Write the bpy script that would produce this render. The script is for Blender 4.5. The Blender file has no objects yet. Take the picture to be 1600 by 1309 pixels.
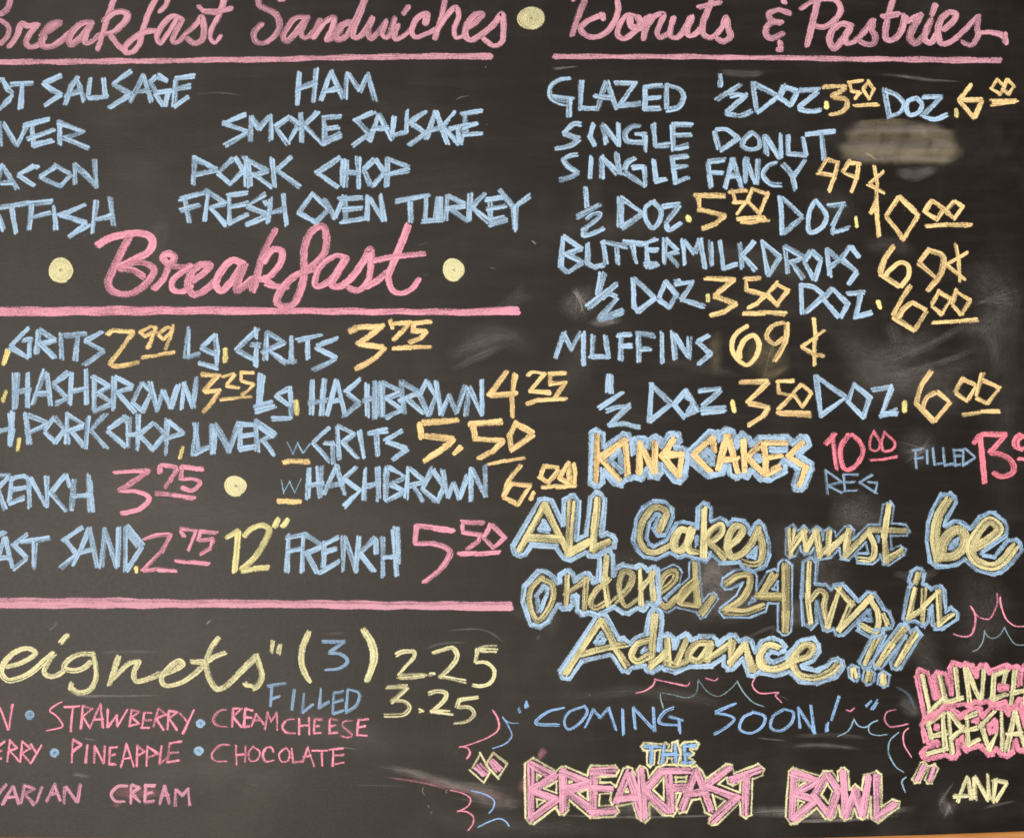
import bpy, math, random
import numpy as np
from mathutils import Vector

# ---------------------------------------------------------------- camera, sky, sun, exposure
S = bpy.context.scene
C = S.collection
MM = 0.00125                      # one board unit in metres (writing is laid out in these units)
BW, BH = 1600.0, 1309.0           # the area of the board that is in view, board units

def P(x, y, z=0.0):               # board unit -> world: board stands in the XZ plane, writer in front at -Y
    return ((x - BW / 2) * MM, -z, (BH / 2 - y) * MM + 1.9)

DIST, DROP = 3.0, 1.0
cam_d = bpy.data.cameras.new('camera')
cam = bpy.data.objects.new('camera', cam_d)
C.objects.link(cam)
cam.location = (0.0, -DIST, 1.9 - DROP)
cam.rotation_euler = (math.radians(90), 0, 0)
cam_d.sensor_width = 36.0
cam_d.lens = 36.0 * DIST / (BW * MM)
cam_d.shift_y = DROP / (BW * MM)
cam_d.clip_end = 100.0
S.camera = cam

SUN_EL, SUN_AZ = math.radians(11.5), math.radians(16)   # azimuth from straight in front of the board, towards its left
w = bpy.data.worlds.new('World'); S.world = w; w.use_nodes = True
nt = w.node_tree; nt.nodes.clear()
sky = nt.nodes.new('ShaderNodeTexSky'); sky.sky_type = 'NISHITA'; sky.sun_disc = False
sky.sun_elevation = SUN_EL; sky.sun_rotation = math.pi + SUN_AZ
sky.air_density = 1.0; sky.dust_density = 3.0
bg = nt.nodes.new('ShaderNodeBackground'); bg.inputs[1].default_value = 0.05
wo = nt.nodes.new('ShaderNodeOutputWorld')
nt.links.new(sky.outputs[0], bg.inputs[0]); nt.links.new(bg.outputs[0], wo.inputs[0])

sd = bpy.data.lights.new('sun', 'SUN'); sd.energy = 3.0; sd.angle = math.radians(12); sd.color = (1.0, 0.985, 0.97)
so = bpy.data.objects.new('sun', sd); C.objects.link(so)
to_sun = Vector((-math.sin(SUN_AZ) * math.cos(SUN_EL), -math.cos(SUN_AZ) * math.cos(SUN_EL), math.sin(SUN_EL)))
so.rotation_euler = to_sun.to_track_quat('Z', 'Y').to_euler()
so.location = (-2, -4, 4)

S.view_settings.view_transform = 'Standard'; S.view_settings.look = 'None'
S.view_settings.exposure = 0.1; S.view_settings.gamma = 1.0
try: S.view_settings.use_curve_mapping = False
except Exception: pass
S.cycles.transparent_max_bounces = 40
S.cycles.max_bounces = 4
S.cycles.filter_width = 1.5

# ---------------------------------------------------------------- materials
def srgb(r, g, b):
    f = lambda c: (c / 255 / 12.92) if c / 255 <= 0.04045 else ((c / 255 + 0.055) / 1.055) ** 2.4
    return (f(r), f(g), f(b), 1.0)

class NT:
    def __init__(s, name):
        s.m = bpy.data.materials.new(name); s.m.use_nodes = True
        s.t = s.m.node_tree; s.t.nodes.clear()
    def n(s, kind, **kw):
        nd = s.t.nodes.new('ShaderNode' + kind)
        for k, v in kw.items(): setattr(nd, k, v)
        return nd
    def l(s, a, b): s.t.links.new(a, b)
    def math(s, op, a, b=None, c=None, clamp=False):
        nd = s.n('Math', operation=op, use_clamp=clamp)
        for i, v in enumerate((a, b, c)):
            if v is None: continue
            if isinstance(v, (int, float)): nd.inputs[i].default_value = v
            else: s.l(v, nd.inputs[i])
        return nd.outputs[0]
    def noise(s, vec, scale, detail=2.0, rough=0.5, dist=0.0):
        nd = s.n('TexNoise'); nd.inputs['Scale'].default_value = scale
        nd.inputs['Detail'].default_value = detail; nd.inputs['Roughness'].default_value = rough
        nd.inputs['Distortion'].default_value = dist
        s.l(vec, nd.inputs['Vector']); return nd.outputs['Fac']
    def mapping(s, vec, scale, rot=(0, 0, 0), loc=(0, 0, 0)):
        nd = s.n('Mapping'); nd.inputs['Scale'].default_value = scale
        nd.inputs['Rotation'].default_value = rot; nd.inputs['Location'].default_value = loc
        s.l(vec, nd.inputs['Vector']); return nd.outputs[0]
    def ramp(s, fac, lo, hi, a=0.0, b=1.0):
        nd = s.n('MapRange', interpolation_type='SMOOTHSTEP')
        s.l(fac, nd.inputs[0])
        for i, v in enumerate((lo, hi, a, b)):
            if isinstance(v, (int, float)): nd.inputs[i + 1].default_value = v
            else: s.l(v, nd.inputs[i + 1])
        return nd.outputs[0]

HALO = 1.3     # loose dust either side of a stroke, board units

def chalk_material(name, col, cover=1.0, smear=False, press=0.0):
    """Chalk on a board: pits of the board show through, streaks run along the stroke, edges are ragged."""
    q = NT(name)
    pos = q.n('TexCoord').outputs['Object']
    uv = q.n('UVMap', uv_map='stroke').outputs[0]
    uv2 = q.n('UVMap', uv_map='extent').outputs[0]
    a = q.n('SeparateXYZ'); q.l(uv, a.inputs[0]); s_, t_ = a.outputs[0], a.outputs[1]
    b = q.n('SeparateXYZ'); q.l(uv2, b.inputs[0]); hw, endd = b.outputs[0], b.outputs[1]
    edge = q.math('MULTIPLY', q.math('SUBTRACT', 1.0, q.math('ABSOLUTE', t_)), hw)
    tw = q.math('MULTIPLY', t_, hw)
    comb = q.n('CombineXYZ'); q.l(q.math('MULTIPLY', s_, 0.035 if not smear else 0.012), comb.inputs[0]); q.l(tw, comb.inputs[1])
    q.l(hw, comb.inputs[2])
    streak = q.noise(comb.outputs[0], 0.75 if not smear else 0.5, 3.0, 0.6)
    bs = q.n('BsdfDiffuse'); bs.inputs['Roughness'].default_value = 0.6
    tr = q.n('BsdfTransparent'); mx = q.n('MixShader'); out = q.n('OutputMaterial')
    if not smear:
        grain = q.noise(pos, 1.0 / MM * 0.45, 4.0, 0.72)
        uv3 = q.n('UVMap', uv_map='strength').outputs[0]
        c3 = q.n('SeparateXYZ'); q.l(uv3, c3.inputs[0])
        patch = q.noise(pos, 1.0 / MM * 0.03, 2.0, 0.5)
        ra = q.math('MAXIMUM', q.math('SUBTRACT', hw, edge), 0.0)
        rb = q.math('MULTIPLY', q.math('MAXIMUM', q.math('SUBTRACT', hw, endd), 0.0), 0.85)
        d0 = q.math('SUBTRACT', hw, q.math('SQRT', q.math('ADD', q.math('MULTIPLY', ra, ra), q.math('MULTIPLY', rb, rb))))
        d = q.math('SUBTRACT', d0, HALO)
        dn = q.math('ADD', d, q.math('MULTIPLY', q.math('SUBTRACT', grain, 0.54), q.math('MINIMUM', q.math('MULTIPLY', q.math('SUBTRACT', hw, HALO), 1.5), 4.0)))
        mask = q.ramp(dn, -0.4, 0.9)
        halo = q.math('MULTIPLY', q.ramp(d0, 0.0, HALO), q.ramp(grain, 0.3, 0.75, 0.0, 0.24))
        v = q.math('ADD', q.math('MULTIPLY', q.math('SUBTRACT', grain, 0.5), 1.8),
                   q.math('MULTIPLY', q.math('SUBTRACT', streak, 0.5), 1.6))
        v = q.math('ADD', v, q.math('ADD', q.math('MULTIPLY', q.math('SUBTRACT', c3.outputs[0], 0.5), 0.55), press))
        v = q.math('ADD', v, q.math('MULTIPLY', q.math('SUBTRACT', patch, 0.5), 0.9))
        press = q.ramp(v, -0.50, 0.10, 0.38, 0.99)
        alpha = q.math('MAXIMUM', q.math('MULTIPLY', q.math('MULTIPLY', mask, press), cover, clamp=True), halo)
        var = q.ramp(v, -0.4, 0.5, 0.84, 1.08)
    else:
        uv3 = q.n('UVMap', uv_map='strength').outputs[0]
        c3 = q.n('SeparateXYZ'); q.l(uv3, c3.inputs[0])
        cloud = q.noise(pos, 1.0 / MM * 0.035, 4.0, 0.6, 0.6)
        fine = q.noise(pos, 1.0 / MM * 0.5, 2.0, 0.6)
        f1 = q.ramp(q.math('ADD', q.math('DIVIDE', edge, hw), q.math('MULTIPLY', q.math('SUBTRACT', cloud, 0.5), 0.5)), 0.02, c3.outputs[1])
        f2 = q.ramp(q.math('DIVIDE', endd, hw), 0.0, 0.9)
        st = q.ramp(streak, 0.28, 0.72, 0.35, 1.15)
        al = q.math('MULTIPLY', q.math('MULTIPLY', f1, f2), q.math('MULTIPLY', st, q.ramp(cloud, 0.25, 0.7, 0.7, 1.15)))
        al = q.math('MULTIPLY', al, q.ramp(fine, 0.3, 0.7, 0.8, 1.1))
        alpha = q.math('MULTIPLY', al, c3.outputs[0], clamp=True)
        var = None
    rgb = q.n('RGB'); rgb.outputs[0].default_value = col
    if var is not None:
        mu = q.n('VectorMath', operation='SCALE'); q.l(rgb.outputs[0], mu.inputs[0]); q.l(var, mu.inputs['Scale'])
        q.l(mu.outputs[0], bs.inputs[0])
    else: q.l(rgb.outputs[0], bs.inputs[0])
    q.l(alpha, mx.inputs[0]); q.l(tr.outputs[0], mx.inputs[1]); q.l(bs.outputs[0], mx.inputs[2]); q.l(mx.outputs[0], out.inputs[0])
    return q.m

CHALK = {
    'P':  ('pink', (220, 170, 186), 1.0), 'P2': ('bright_pink', (236, 174, 194), 1.0), 'P3': ('rose', (246, 170, 192), 1.0),
    'P4': ('faded_pink', (232, 178, 198), .88), 'P5': ('mauve_pink', (238, 184, 208), .95), 'P6': ('deep_pink', (242, 166, 190), .9),
    'P7': ('coral_pink', (240, 148, 166), 1.0),
    'B':  ('sky_blue', (184, 212, 236), 1.0), 'B2': ('grey_blue', (162, 192, 220), .85), 'B3': ('clear_blue', (164, 202, 242), .95),
    'B4': ('light_blue', (176, 208, 236), .9, -.12), 'BG': ('thin_blue', (164, 198, 222), 1.0), 'BG2': ('thin_grey_blue', (150, 176, 186), 1.0),
    'C':  ('cyan_blue', (180, 212, 238), 1.0), 'O': ('orange', (246, 221, 166), 1.0),
    'Y':  ('pale_yellow', (232, 228, 188), 1.0, .1), 'Y2': ('lemon', (246, 236, 168), 1.0), 'Y3': ('cream_yellow', (238, 232, 178), 1.0),
    'Y4': ('faded_yellow', (236, 232, 192), .96), 'Y7': ('rubbed_straw', (222, 212, 162), .9, -.22), 'Y5': ('straw', (234, 226, 178), .95, -.1),
}
MAT = {k: chalk_material('chalk_' + v[0], srgb(*v[1]), v[2], False, v[3] if len(v) > 3 else 0.0) for k, v in CHALK.items()}
DUST = {'W': ('white', (196, 190, 186)), 'Y': ('yellow', (206, 192, 158)), 'P': ('pink', (205, 150, 160)), 'B': ('blue', (150, 180, 205))}
DMAT = {k: chalk_material('chalk_dust_' + v[0], srgb(*v[1]), 1.0, True) for k, v in DUST.items()}

def board_material():
    q = NT('black_board_paint')
    pos = q.n('TexCoord').outputs['Object']
    wipe = q.noise(q.mapping(pos, (0.9, 1, 7.0), (0, 0.06, 0)), 5.0, 5.0, 0.62, 0.35)
    wipe2 = q.noise(q.mapping(pos, (7.0, 1, 1.3), (0, -0.1, 0)), 3.0, 4.0, 0.6, 0.4)
    swirl = q.noise(pos, 2.6, 4.0, 0.55, 1.6)
    cloud = q.noise(pos, 1.3, 3.0, 0.5)
    hair = q.noise(q.mapping(pos, (1.2, 1, 60.0), (0, 0.04, 0)), 6.0, 3.0, 0.7)
    speck = q.noise(pos, 260.0, 2.0, 0.5)
    dust = q.math('MULTIPLY', q.ramp(wipe, 0.42, 0.78), 0.013)
    dust = q.math('ADD', dust, q.math('MULTIPLY', q.ramp(swirl, 0.45, 0.78), 0.026))
    dust = q.math('ADD', dust, q.math('MULTIPLY', q.ramp(wipe2, 0.5, 0.8), 0.006))
    dust = q.math('ADD', dust, q.math('MULTIPLY', q.ramp(hair, 0.56, 0.8), q.math('MULTIPLY', q.ramp(cloud, 0.4, 0.62), 0.016)))
    vor = q.n('TexVoronoi'); vor.inputs['Scale'].default_value = 34.0; q.l(pos, vor.inputs['Vector'])
    fleck = q.math('MULTIPLY', q.ramp(vor.outputs['Distance'], 0.07, 0.0), q.ramp(q.noise(pos, 9.0, 1.0), 0.6, 0.7))
    dust = q.math('ADD', dust, q.math('MULTIPLY', fleck, 0.30))
    mix = q.n('Mix', data_type='RGBA')
    q.l(dust, mix.inputs[0])
    mix.inputs['A'].default_value = (0.0068, 0.0052, 0.0042, 1)
    mix.inputs['B'].default_value = (0.62, 0.58, 0.52, 1)
    bs = q.n('BsdfPrincipled'); q.l(mix.outputs['Result'], bs.inputs['Base Color'])
    rg = q.math('ADD', 0.43, q.math('MULTIPLY', q.math('SUBTRACT', swirl, 0.5), 0.05))
    rg = q.math('ADD', rg, q.math('MULTIPLY', q.math('SUBTRACT', wipe, 0.5), 0.04))
    rg = q.math('ADD', rg, q.math('MULTIPLY', q.math('SUBTRACT', q.noise(pos, 120.0, 3.0, 0.6), 0.5), 0.07))
    q.l(rg, bs.inputs['Roughness'])
    bs.inputs['Specular Tint'].default_value = (1.0, 0.93, 0.87, 1.0)
    bs.inputs['Specular IOR Level'].default_value = 0.142
    bm_ = q.n('Bump'); bm_.inputs['Strength'].default_value = 0.25; bm_.inputs['Distance'].default_value = 0.0006
    q.l(q.math('ADD', speck, q.math('MULTIPLY', hair, 0.35)), bm_.inputs['Height']); q.l(bm_.outputs[0], bs.inputs['Normal'])
    out = q.n('OutputMaterial'); q.l(bs.outputs[0], out.inputs[0])
    return q.m

def wood_material():
    q = NT('varnished_pine')
    pos = q.n('TexCoord').outputs['Object']
    g = q.noise(q.mapping(pos, (1.5, 12, 60.0)), 4.0, 5.0, 0.6, 0.6)
    g2 = q.noise(q.mapping(pos, (4, 40, 420.0)), 2.0, 3.0, 0.6)
    f = q.math('ADD', q.math('MULTIPLY', g, 0.75), q.math('MULTIPLY', g2, 0.3))
    cr = q.n('ValToRGB'); q.l(f, cr.inputs[0])
    cr.color_ramp.elements[0].position = 0.3; cr.color_ramp.elements[0].color = srgb(150, 88, 44)
    cr.color_ramp.elements[1].position = 0.72; cr.color_ramp.elements[1].color = srgb(205, 148, 82)
    bs = q.n('BsdfPrincipled'); q.l(cr.outputs[0], bs.inputs['Base Color']); bs.inputs['Roughness'].default_value = 0.42
    b = q.n('Bump'); b.inputs['Strength'].default_value = 0.2; b.inputs['Distance'].default_value = 0.0008
    q.l(f, b.inputs['Height']); q.l(b.outputs[0], bs.inputs['Normal'])
    out = q.n('OutputMaterial'); q.l(bs.outputs[0], out.inputs[0])
    return q.m

# ---------------------------------------------------------------- the board
def link(name, me, parent=None):
    o = bpy.data.objects.new(name, me); C.objects.link(o)
    if parent is not None: o.parent = parent
    return o

def grid_mesh(name, verts, faces, mats):
    me = bpy.data.meshes.new(name); me.from_pydata(verts, [], faces)
    for m in mats: me.materials.append(m)
    me.update(); return me

root = bpy.data.objects.new('chalkboard', None); C.objects.link(root)
root['label'] = 'black menu board covered in pink, blue and yellow chalk lettering above a wooden rail'
root['category'] = 'chalkboard'

def box(x0, x1, y0, y1, z0, z1):
    v = [(x, y, z) for x in (x0, x1) for y in (y0, y1) for z in (z0, z1)]
    f = [(0, 1, 3, 2), (4, 6, 7, 5), (0, 4, 5, 1), (2, 3, 7, 6), (0, 2, 6, 4), (1, 5, 7, 3)]
    return v, f

zt = P(0, -260)[2]; zb = P(0, 1345)[2]; xl = P(-240, 0)[0]; xr = P(1840, 0)[0]
v, f = box(xl, xr, 0.0, 0.018, zb, zt)
panel = link('board_panel', grid_mesh('board_panel', v, f, [board_material()]), root)

# bottom rail: a slightly bowed, rounded wooden moulding whose top edge climbs to the right
def rail_top(x):
    pts = [(-240, 1306), (0, 1307.6), (300, 1309.6), (650, 1311.5), (1000, 1310.5), (1280, 1308.3), (1450, 1303.5), (1600, 1298), (1840, 1287)]
    for (a, ya), (b, yb) in zip(pts, pts[1:]):
        if x <= b:
            return ya + (yb - ya) * (x - a) / (b - a)
    return pts[-1][1]
prof = [(0.002, 0.0), (0.012, 0.0008), (0.0165, 0.003), (0.019, 0.008), (0.020, 0.020), (0.020, 0.045), (0.017, 0.052), (0.0, 0.054)]
vs, fs = [], []
N = 48
for i in range(N + 1):
    x = -240 + 2080 * i / N
    X, _, Z = P(x, rail_top(x))
    for (d, h) in prof: vs.append((X, -d, Z - h))
k = len(prof)
for i in range(N):
    for j in range(k - 1): fs.append((i * k + j, i * k + j + 1, (i + 1) * k + j + 1, (i + 1) * k + j))
fs.append(tuple(range(k))); fs.append(tuple(reversed(range(N * k, N * k + k))))
me = grid_mesh('bottom_rail', vs, fs, [wood_material()])
for p in me.polygons: p.use_smooth = len(p.vertices) == 4
link('bottom_rail', me, root)['label'] = 'light brown wooden rail along the bottom edge of the board'

# ---------------------------------------------------------------- chalk strokes
R = random.Random(7)
TINY = 0.0000045

class Marks:
    """Collects ribbons (chalk strokes lying on the board) into one mesh."""
    def __init__(s, base): s.v, s.f, s.uv, s.uv2, s.uv3, s.mi, s.mats, s.n, s.base = [], [], [], [], [], [], [], 0, base
    def slot(s, m):
        if m not in s.mats: s.mats.append(m)
        return s.mats.index(m)
    def ribbon(s, pts, ws, mat, strength=None, fade=0.0):
        if len(pts) < 2: return
        z = s.base + s.n * TINY; s.n += 1.5
        p = np.array(pts, float); wd = np.array(ws, float) / 2
        if not fade:
            wd = wd + HALO
            for e, i_ in ((0, 1), (-1, -2)):
                g = p[e] - p[i_]; p[e] = p[e] + g / max(np.hypot(*g), 1e-6) * HALO
        d = np.zeros(len(p)); d[1:] = np.hypot(*(p[1:] - p[:-1]).T); L = np.cumsum(d)
        if L[-1] < 0.5: return
        t = np.gradient(p, axis=0); ln = np.hypot(t[:, 0], t[:, 1]); ln[ln < 1e-6] = 1; t /= ln[:, None]
        nrm = np.stack([-t[:, 1], t[:, 0]], 1)
        s0 = R.uniform(0, 4000); pr = R.random()
        b = len(s.v)
        for i in range(len(p)):
            a, c = p[i] + nrm[i] * wd[i], p[i] - nrm[i] * wd[i]
            zz = z + TINY * (0.02 + 0.9 * L[i] / L[-1]) * (3 if L[-1] > 60 else 1)
            s.v.append(P(a[0], a[1], zz)); s.v.append(P(c[0], c[1], zz))
        m = s.slot(mat)
        for i in range(len(p) - 1):
            s.f.append((b + 2 * i, b + 2 * i + 2, b + 2 * i + 3, b + 2 * i + 1)); s.mi.append(m)
            for (k_, tt) in ((i, 1), (i + 1, 1), (i + 1, -1), (i, -1)):
                s.uv.append((L[k_] + s0, tt)); s.uv2.append((wd[k_], min(L[k_], L[-1] - L[k_]) * ((wd[k_] / (fade * L[-1])) if fade else 1.0)))
                s.uv3.append(strength or (pr, 1))
    def build(s, name, parent):
        if not s.f: return None
        me = bpy.data.meshes.new(name); me.from_pydata(s.v, [], s.f)
        for m in s.mats: me.materials.append(m)
        for nm, d in (('stroke', s.uv), ('extent', s.uv2), ('strength', s.uv3)):
            me.uv_layers.new(name=nm).data.foreach_set('uv', np.array(d, 'f').ravel())
        me.polygons.foreach_set('material_index', s.mi)
        me.update()
        return link(name, me, parent)

def smooth(pts, step=2.5):
    p = [np.array(q, float) for q in pts]
    p = [2 * p[0] - p[1]] + p + [2 * p[-1] - p[-2]]
    out = []
    for i in range(1, len(p) - 2):
        a, b, c, d = p[i - 1:i + 3]
        ta = max(np.hypot(*(b - a)[:2]), 1e-3) ** .5; tb = max(np.hypot(*(c - b)[:2]), 1e-3) ** .5; tc = max(np.hypot(*(d - c)[:2]), 1e-3) ** .5
        n = max(2, int(np.hypot(*(c - b)[:2]) / step))
        m1 = (c - b) + tb * ((b - a) / ta - (c - a) / (ta + tb)); m2 = (c - b) + tb * ((d - c) / tc - (d - b) / (tb + tc))
        for k_ in range(n):
            u = k_ / n
            out.append((2*u**3-3*u**2+1)*b + (u**3-2*u**2+u)*m1 + (-2*u**3+3*u**2)*c + (u**3-u**2)*m2)
    out.append(p[-2]); return np.array(out)

def resample(pts, step=5.0):
    out = []
    for a, b in zip(pts[:-1], pts[1:]):
        n = max(4 if len(pts) < 4 else 1, int(np.hypot(*(b - a)[:2]) / step))
        for k_ in range(n): out.append(a + (b - a) * k_ / n)
    out.append(pts[-1]); return np.array(out)

def path(raw, curved):
    p = np.array(raw, float)
    return smooth(p) if curved and len(p) > 2 else p

def stroke(M, raw, curved, wd, passes, jit, mat, ext=0.0):
    """One drawn stroke, gone over several times with the chalk as the letterer did."""
    curved = curved and len(raw) > 2
    segs = [path(raw, curved)] if curved else [np.array([raw[i], raw[i + 1]], float) for i in range(len(raw) - 1)]
    for sg in segs:
        tot = np.sum(np.hypot(*(sg[1:, :2] - sg[:-1, :2]).T))
        if tot < 0.8: continue
        for k_ in range(passes):
            off = 0 if passes == 1 else jit * (2 * k_ / (passes - 1) - 1)
            off += R.uniform(-.3, .3) * jit
            q = resample(sg) if not curved else sg.copy()
            q = q[:, :2]
            t = np.gradient(q, axis=0); ln = np.hypot(t[:, 0], t[:, 1]); ln[ln < 1e-6] = 1; t /= ln[:, None]
            nr = np.stack([-t[:, 1], t[:, 0]], 1)
            n = len(q); u = np.linspace(0, 1, n)
            tilt = R.uniform(-.75, .75) * min(jit, 1.8); bow = R.uniform(-.35, .35)
            ph, fr = R.uniform(0, 6.28), R.uniform(.05, .09) * tot / 6.28
            o = off + tilt * (2 * u - 1) + bow * np.sin(u * 3.14159) + 0.22 * np.sin(ph + fr * u * 6.28)
            q = q + nr * o[:, None]
            e0, e1 = R.uniform(-.8, 1.6) + wd * .2, R.uniform(-.8, 1.6) + wd * .2
            e0 += ext; e1 += ext
            if passes > 1 and jit > .95 and not curved: e0 += R.uniform(-1.6, 2.0); e1 += R.uniform(-1.6, 2.0)
            q[0] -= t[0] * e0; q[-1] += t[-1] * e1
            ww = wd * (1 + .13 * np.sin(R.uniform(0, 6) + u * R.uniform(2, 7)) + .07 * np.sin(R.uniform(0, 6) + u * tot * .35)) * R.uniform(.84, 1.14)
            if curved and tot > 14: ww = ww * (0.76 + 0.36 * np.convolve(np.pad(np.abs(t[:, 1]), 2, 'edge'), np.ones(5) / 5, 'valid'))
            if curved: ww = ww * np.clip(0.6 + np.minimum(u, 1 - u) * tot / (wd * 1.1), 0, 1)
            M.ribbon(q, ww, mat)

def dot(M, cx, cy, rx, ry, mat):
    M.ribbon([(cx + rx * .84 * k_, cy + .01 * k_) for k_ in (-1, -.9, -.7, -.4, 0, .4, .7, .9, 1)], [2 * .84 * ry * max(.3, math.sqrt(1 - (k_ * .97) ** 2)) for k_ in (-1, -.9, -.7, -.4, 0, .4, .7, .9, 1)], mat)
    wd = 3.4
    if min(rx, ry) < 12: wd = 3.0
    turns = max(2, int(min(rx, ry) / (wd * .62)))
    pts, ws = [], []; ph = R.uniform(0, 6)
    n = turns * 26
    for i in range(n + 1):
        u = i / n; a = u * turns * 6.28318 + 1.1
        r = (1 - u) ** .92
        rr = 1 if rx < 12 else 1 + .03 * math.sin(a * 1.7 + ph) + .028 * math.sin(a * 2.9 + ph * 2) + .03 * math.sin(a * 1.0 + ph * 3)
        pts.append((cx + (rx - wd * .5) * r * rr * math.cos(a), cy + (ry - wd * .5) * r * rr * math.sin(a)))
        ws.append(wd * (1 + .12 * math.sin(a * 3.3)))
    M.ribbon(pts, ws, mat)

def contours(segs, r):
    """Outline at distance r around a set of strokes (marching squares)."""
    A = np.array([s[0] for s in segs]); B = np.array([s[1] for s in segs])
    x0, y0 = np.minimum(A, B).min(0) - r - 4; x1, y1 = np.maximum(A, B).max(0) + r + 4
    xs = np.arange(x0, x1, 1.5); ys = np.arange(y0, y1, 1.5)
    X, Y = np.meshgrid(xs, ys); D = np.full(X.shape, 1e9)
    for a, b in zip(A, B):
        ab = b - a; l2 = max(ab @ ab, 1e-6); ll = math.sqrt(l2); e = ab / ll
        along = (X - a[0]) * e[0] + (Y - a[1]) * e[1]; across = np.abs((X - a[0]) * -e[1] + (Y - a[1]) * e[0])
        over = np.maximum(np.maximum(-along, along - ll), 0)
        D = np.minimum(D, np.maximum(np.maximum(across, over), (across + over) * .76))   # square-cut ends
    F = D - r; nxt = {}
    def pt(i, j, i2, j2):
        f1, f2 = F[i, j], F[i2, j2]; u = f1 / (f1 - f2)
        return (xs[j] + (xs[j2] - xs[j]) * u, ys[i] + (ys[i2] - ys[i]) * u)
    s_ = F < 0
    act = np.argwhere((s_[:-1, :-1] ^ s_[1:, 1:]) | (s_[:-1, 1:] ^ s_[1:, :-1]) | (s_[:-1, :-1] ^ s_[:-1, 1:]))
    for i, j in act:
        c = (s_[i, j], s_[i, j + 1], s_[i + 1, j + 1], s_[i + 1, j])
        E = [((i, j), (i, j + 1)), ((i, j + 1), (i + 1, j + 1)), ((i + 1, j + 1), (i + 1, j)), ((i + 1, j), (i, j))]
        cr = [(k_, c[k_]) for k_ in range(4) if c[k_] != c[(k_ + 1) % 4]]
        outs = [k_ for k_, v_ in cr if v_]; ins = [k_ for k_, v_ in cr if not v_]
        for a_, b_ in zip(outs, ins): nxt[tuple(sorted(E[a_]))] = tuple(sorted(E[b_]))
    loops = []
    while nxt:
        st, cur = nxt.popitem(); lp = [st, cur]
        while cur in nxt: cur = nxt.pop(cur); lp.append(cur)
        loops.append([np.array(pt(*k_[0], *k_[1])) for k_ in lp])
    res = []
    for lp in loops:
        per = sum(np.hypot(*(b - a)) for a, b in zip(lp, lp[1:]))
        if per < 11: continue
        res.append(dp(lp, 2.6))
    return res

def dp(p, eps):
    if len(p) < 3: return p
    a, b = p[0], p[-1]; ab = b - a; l = np.hypot(*ab)
    ds = [np.hypot(*(q - a)) if l < 1e-6 else abs(ab[0] * (q - a)[1] - ab[1] * (q - a)[0]) / l for q in p]
    k_ = int(np.argmax(ds))
    return dp(p[:k_ + 1], eps)[:-1] + dp(p[k_:], eps) if ds[k_] > eps else [a, b]

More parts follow.
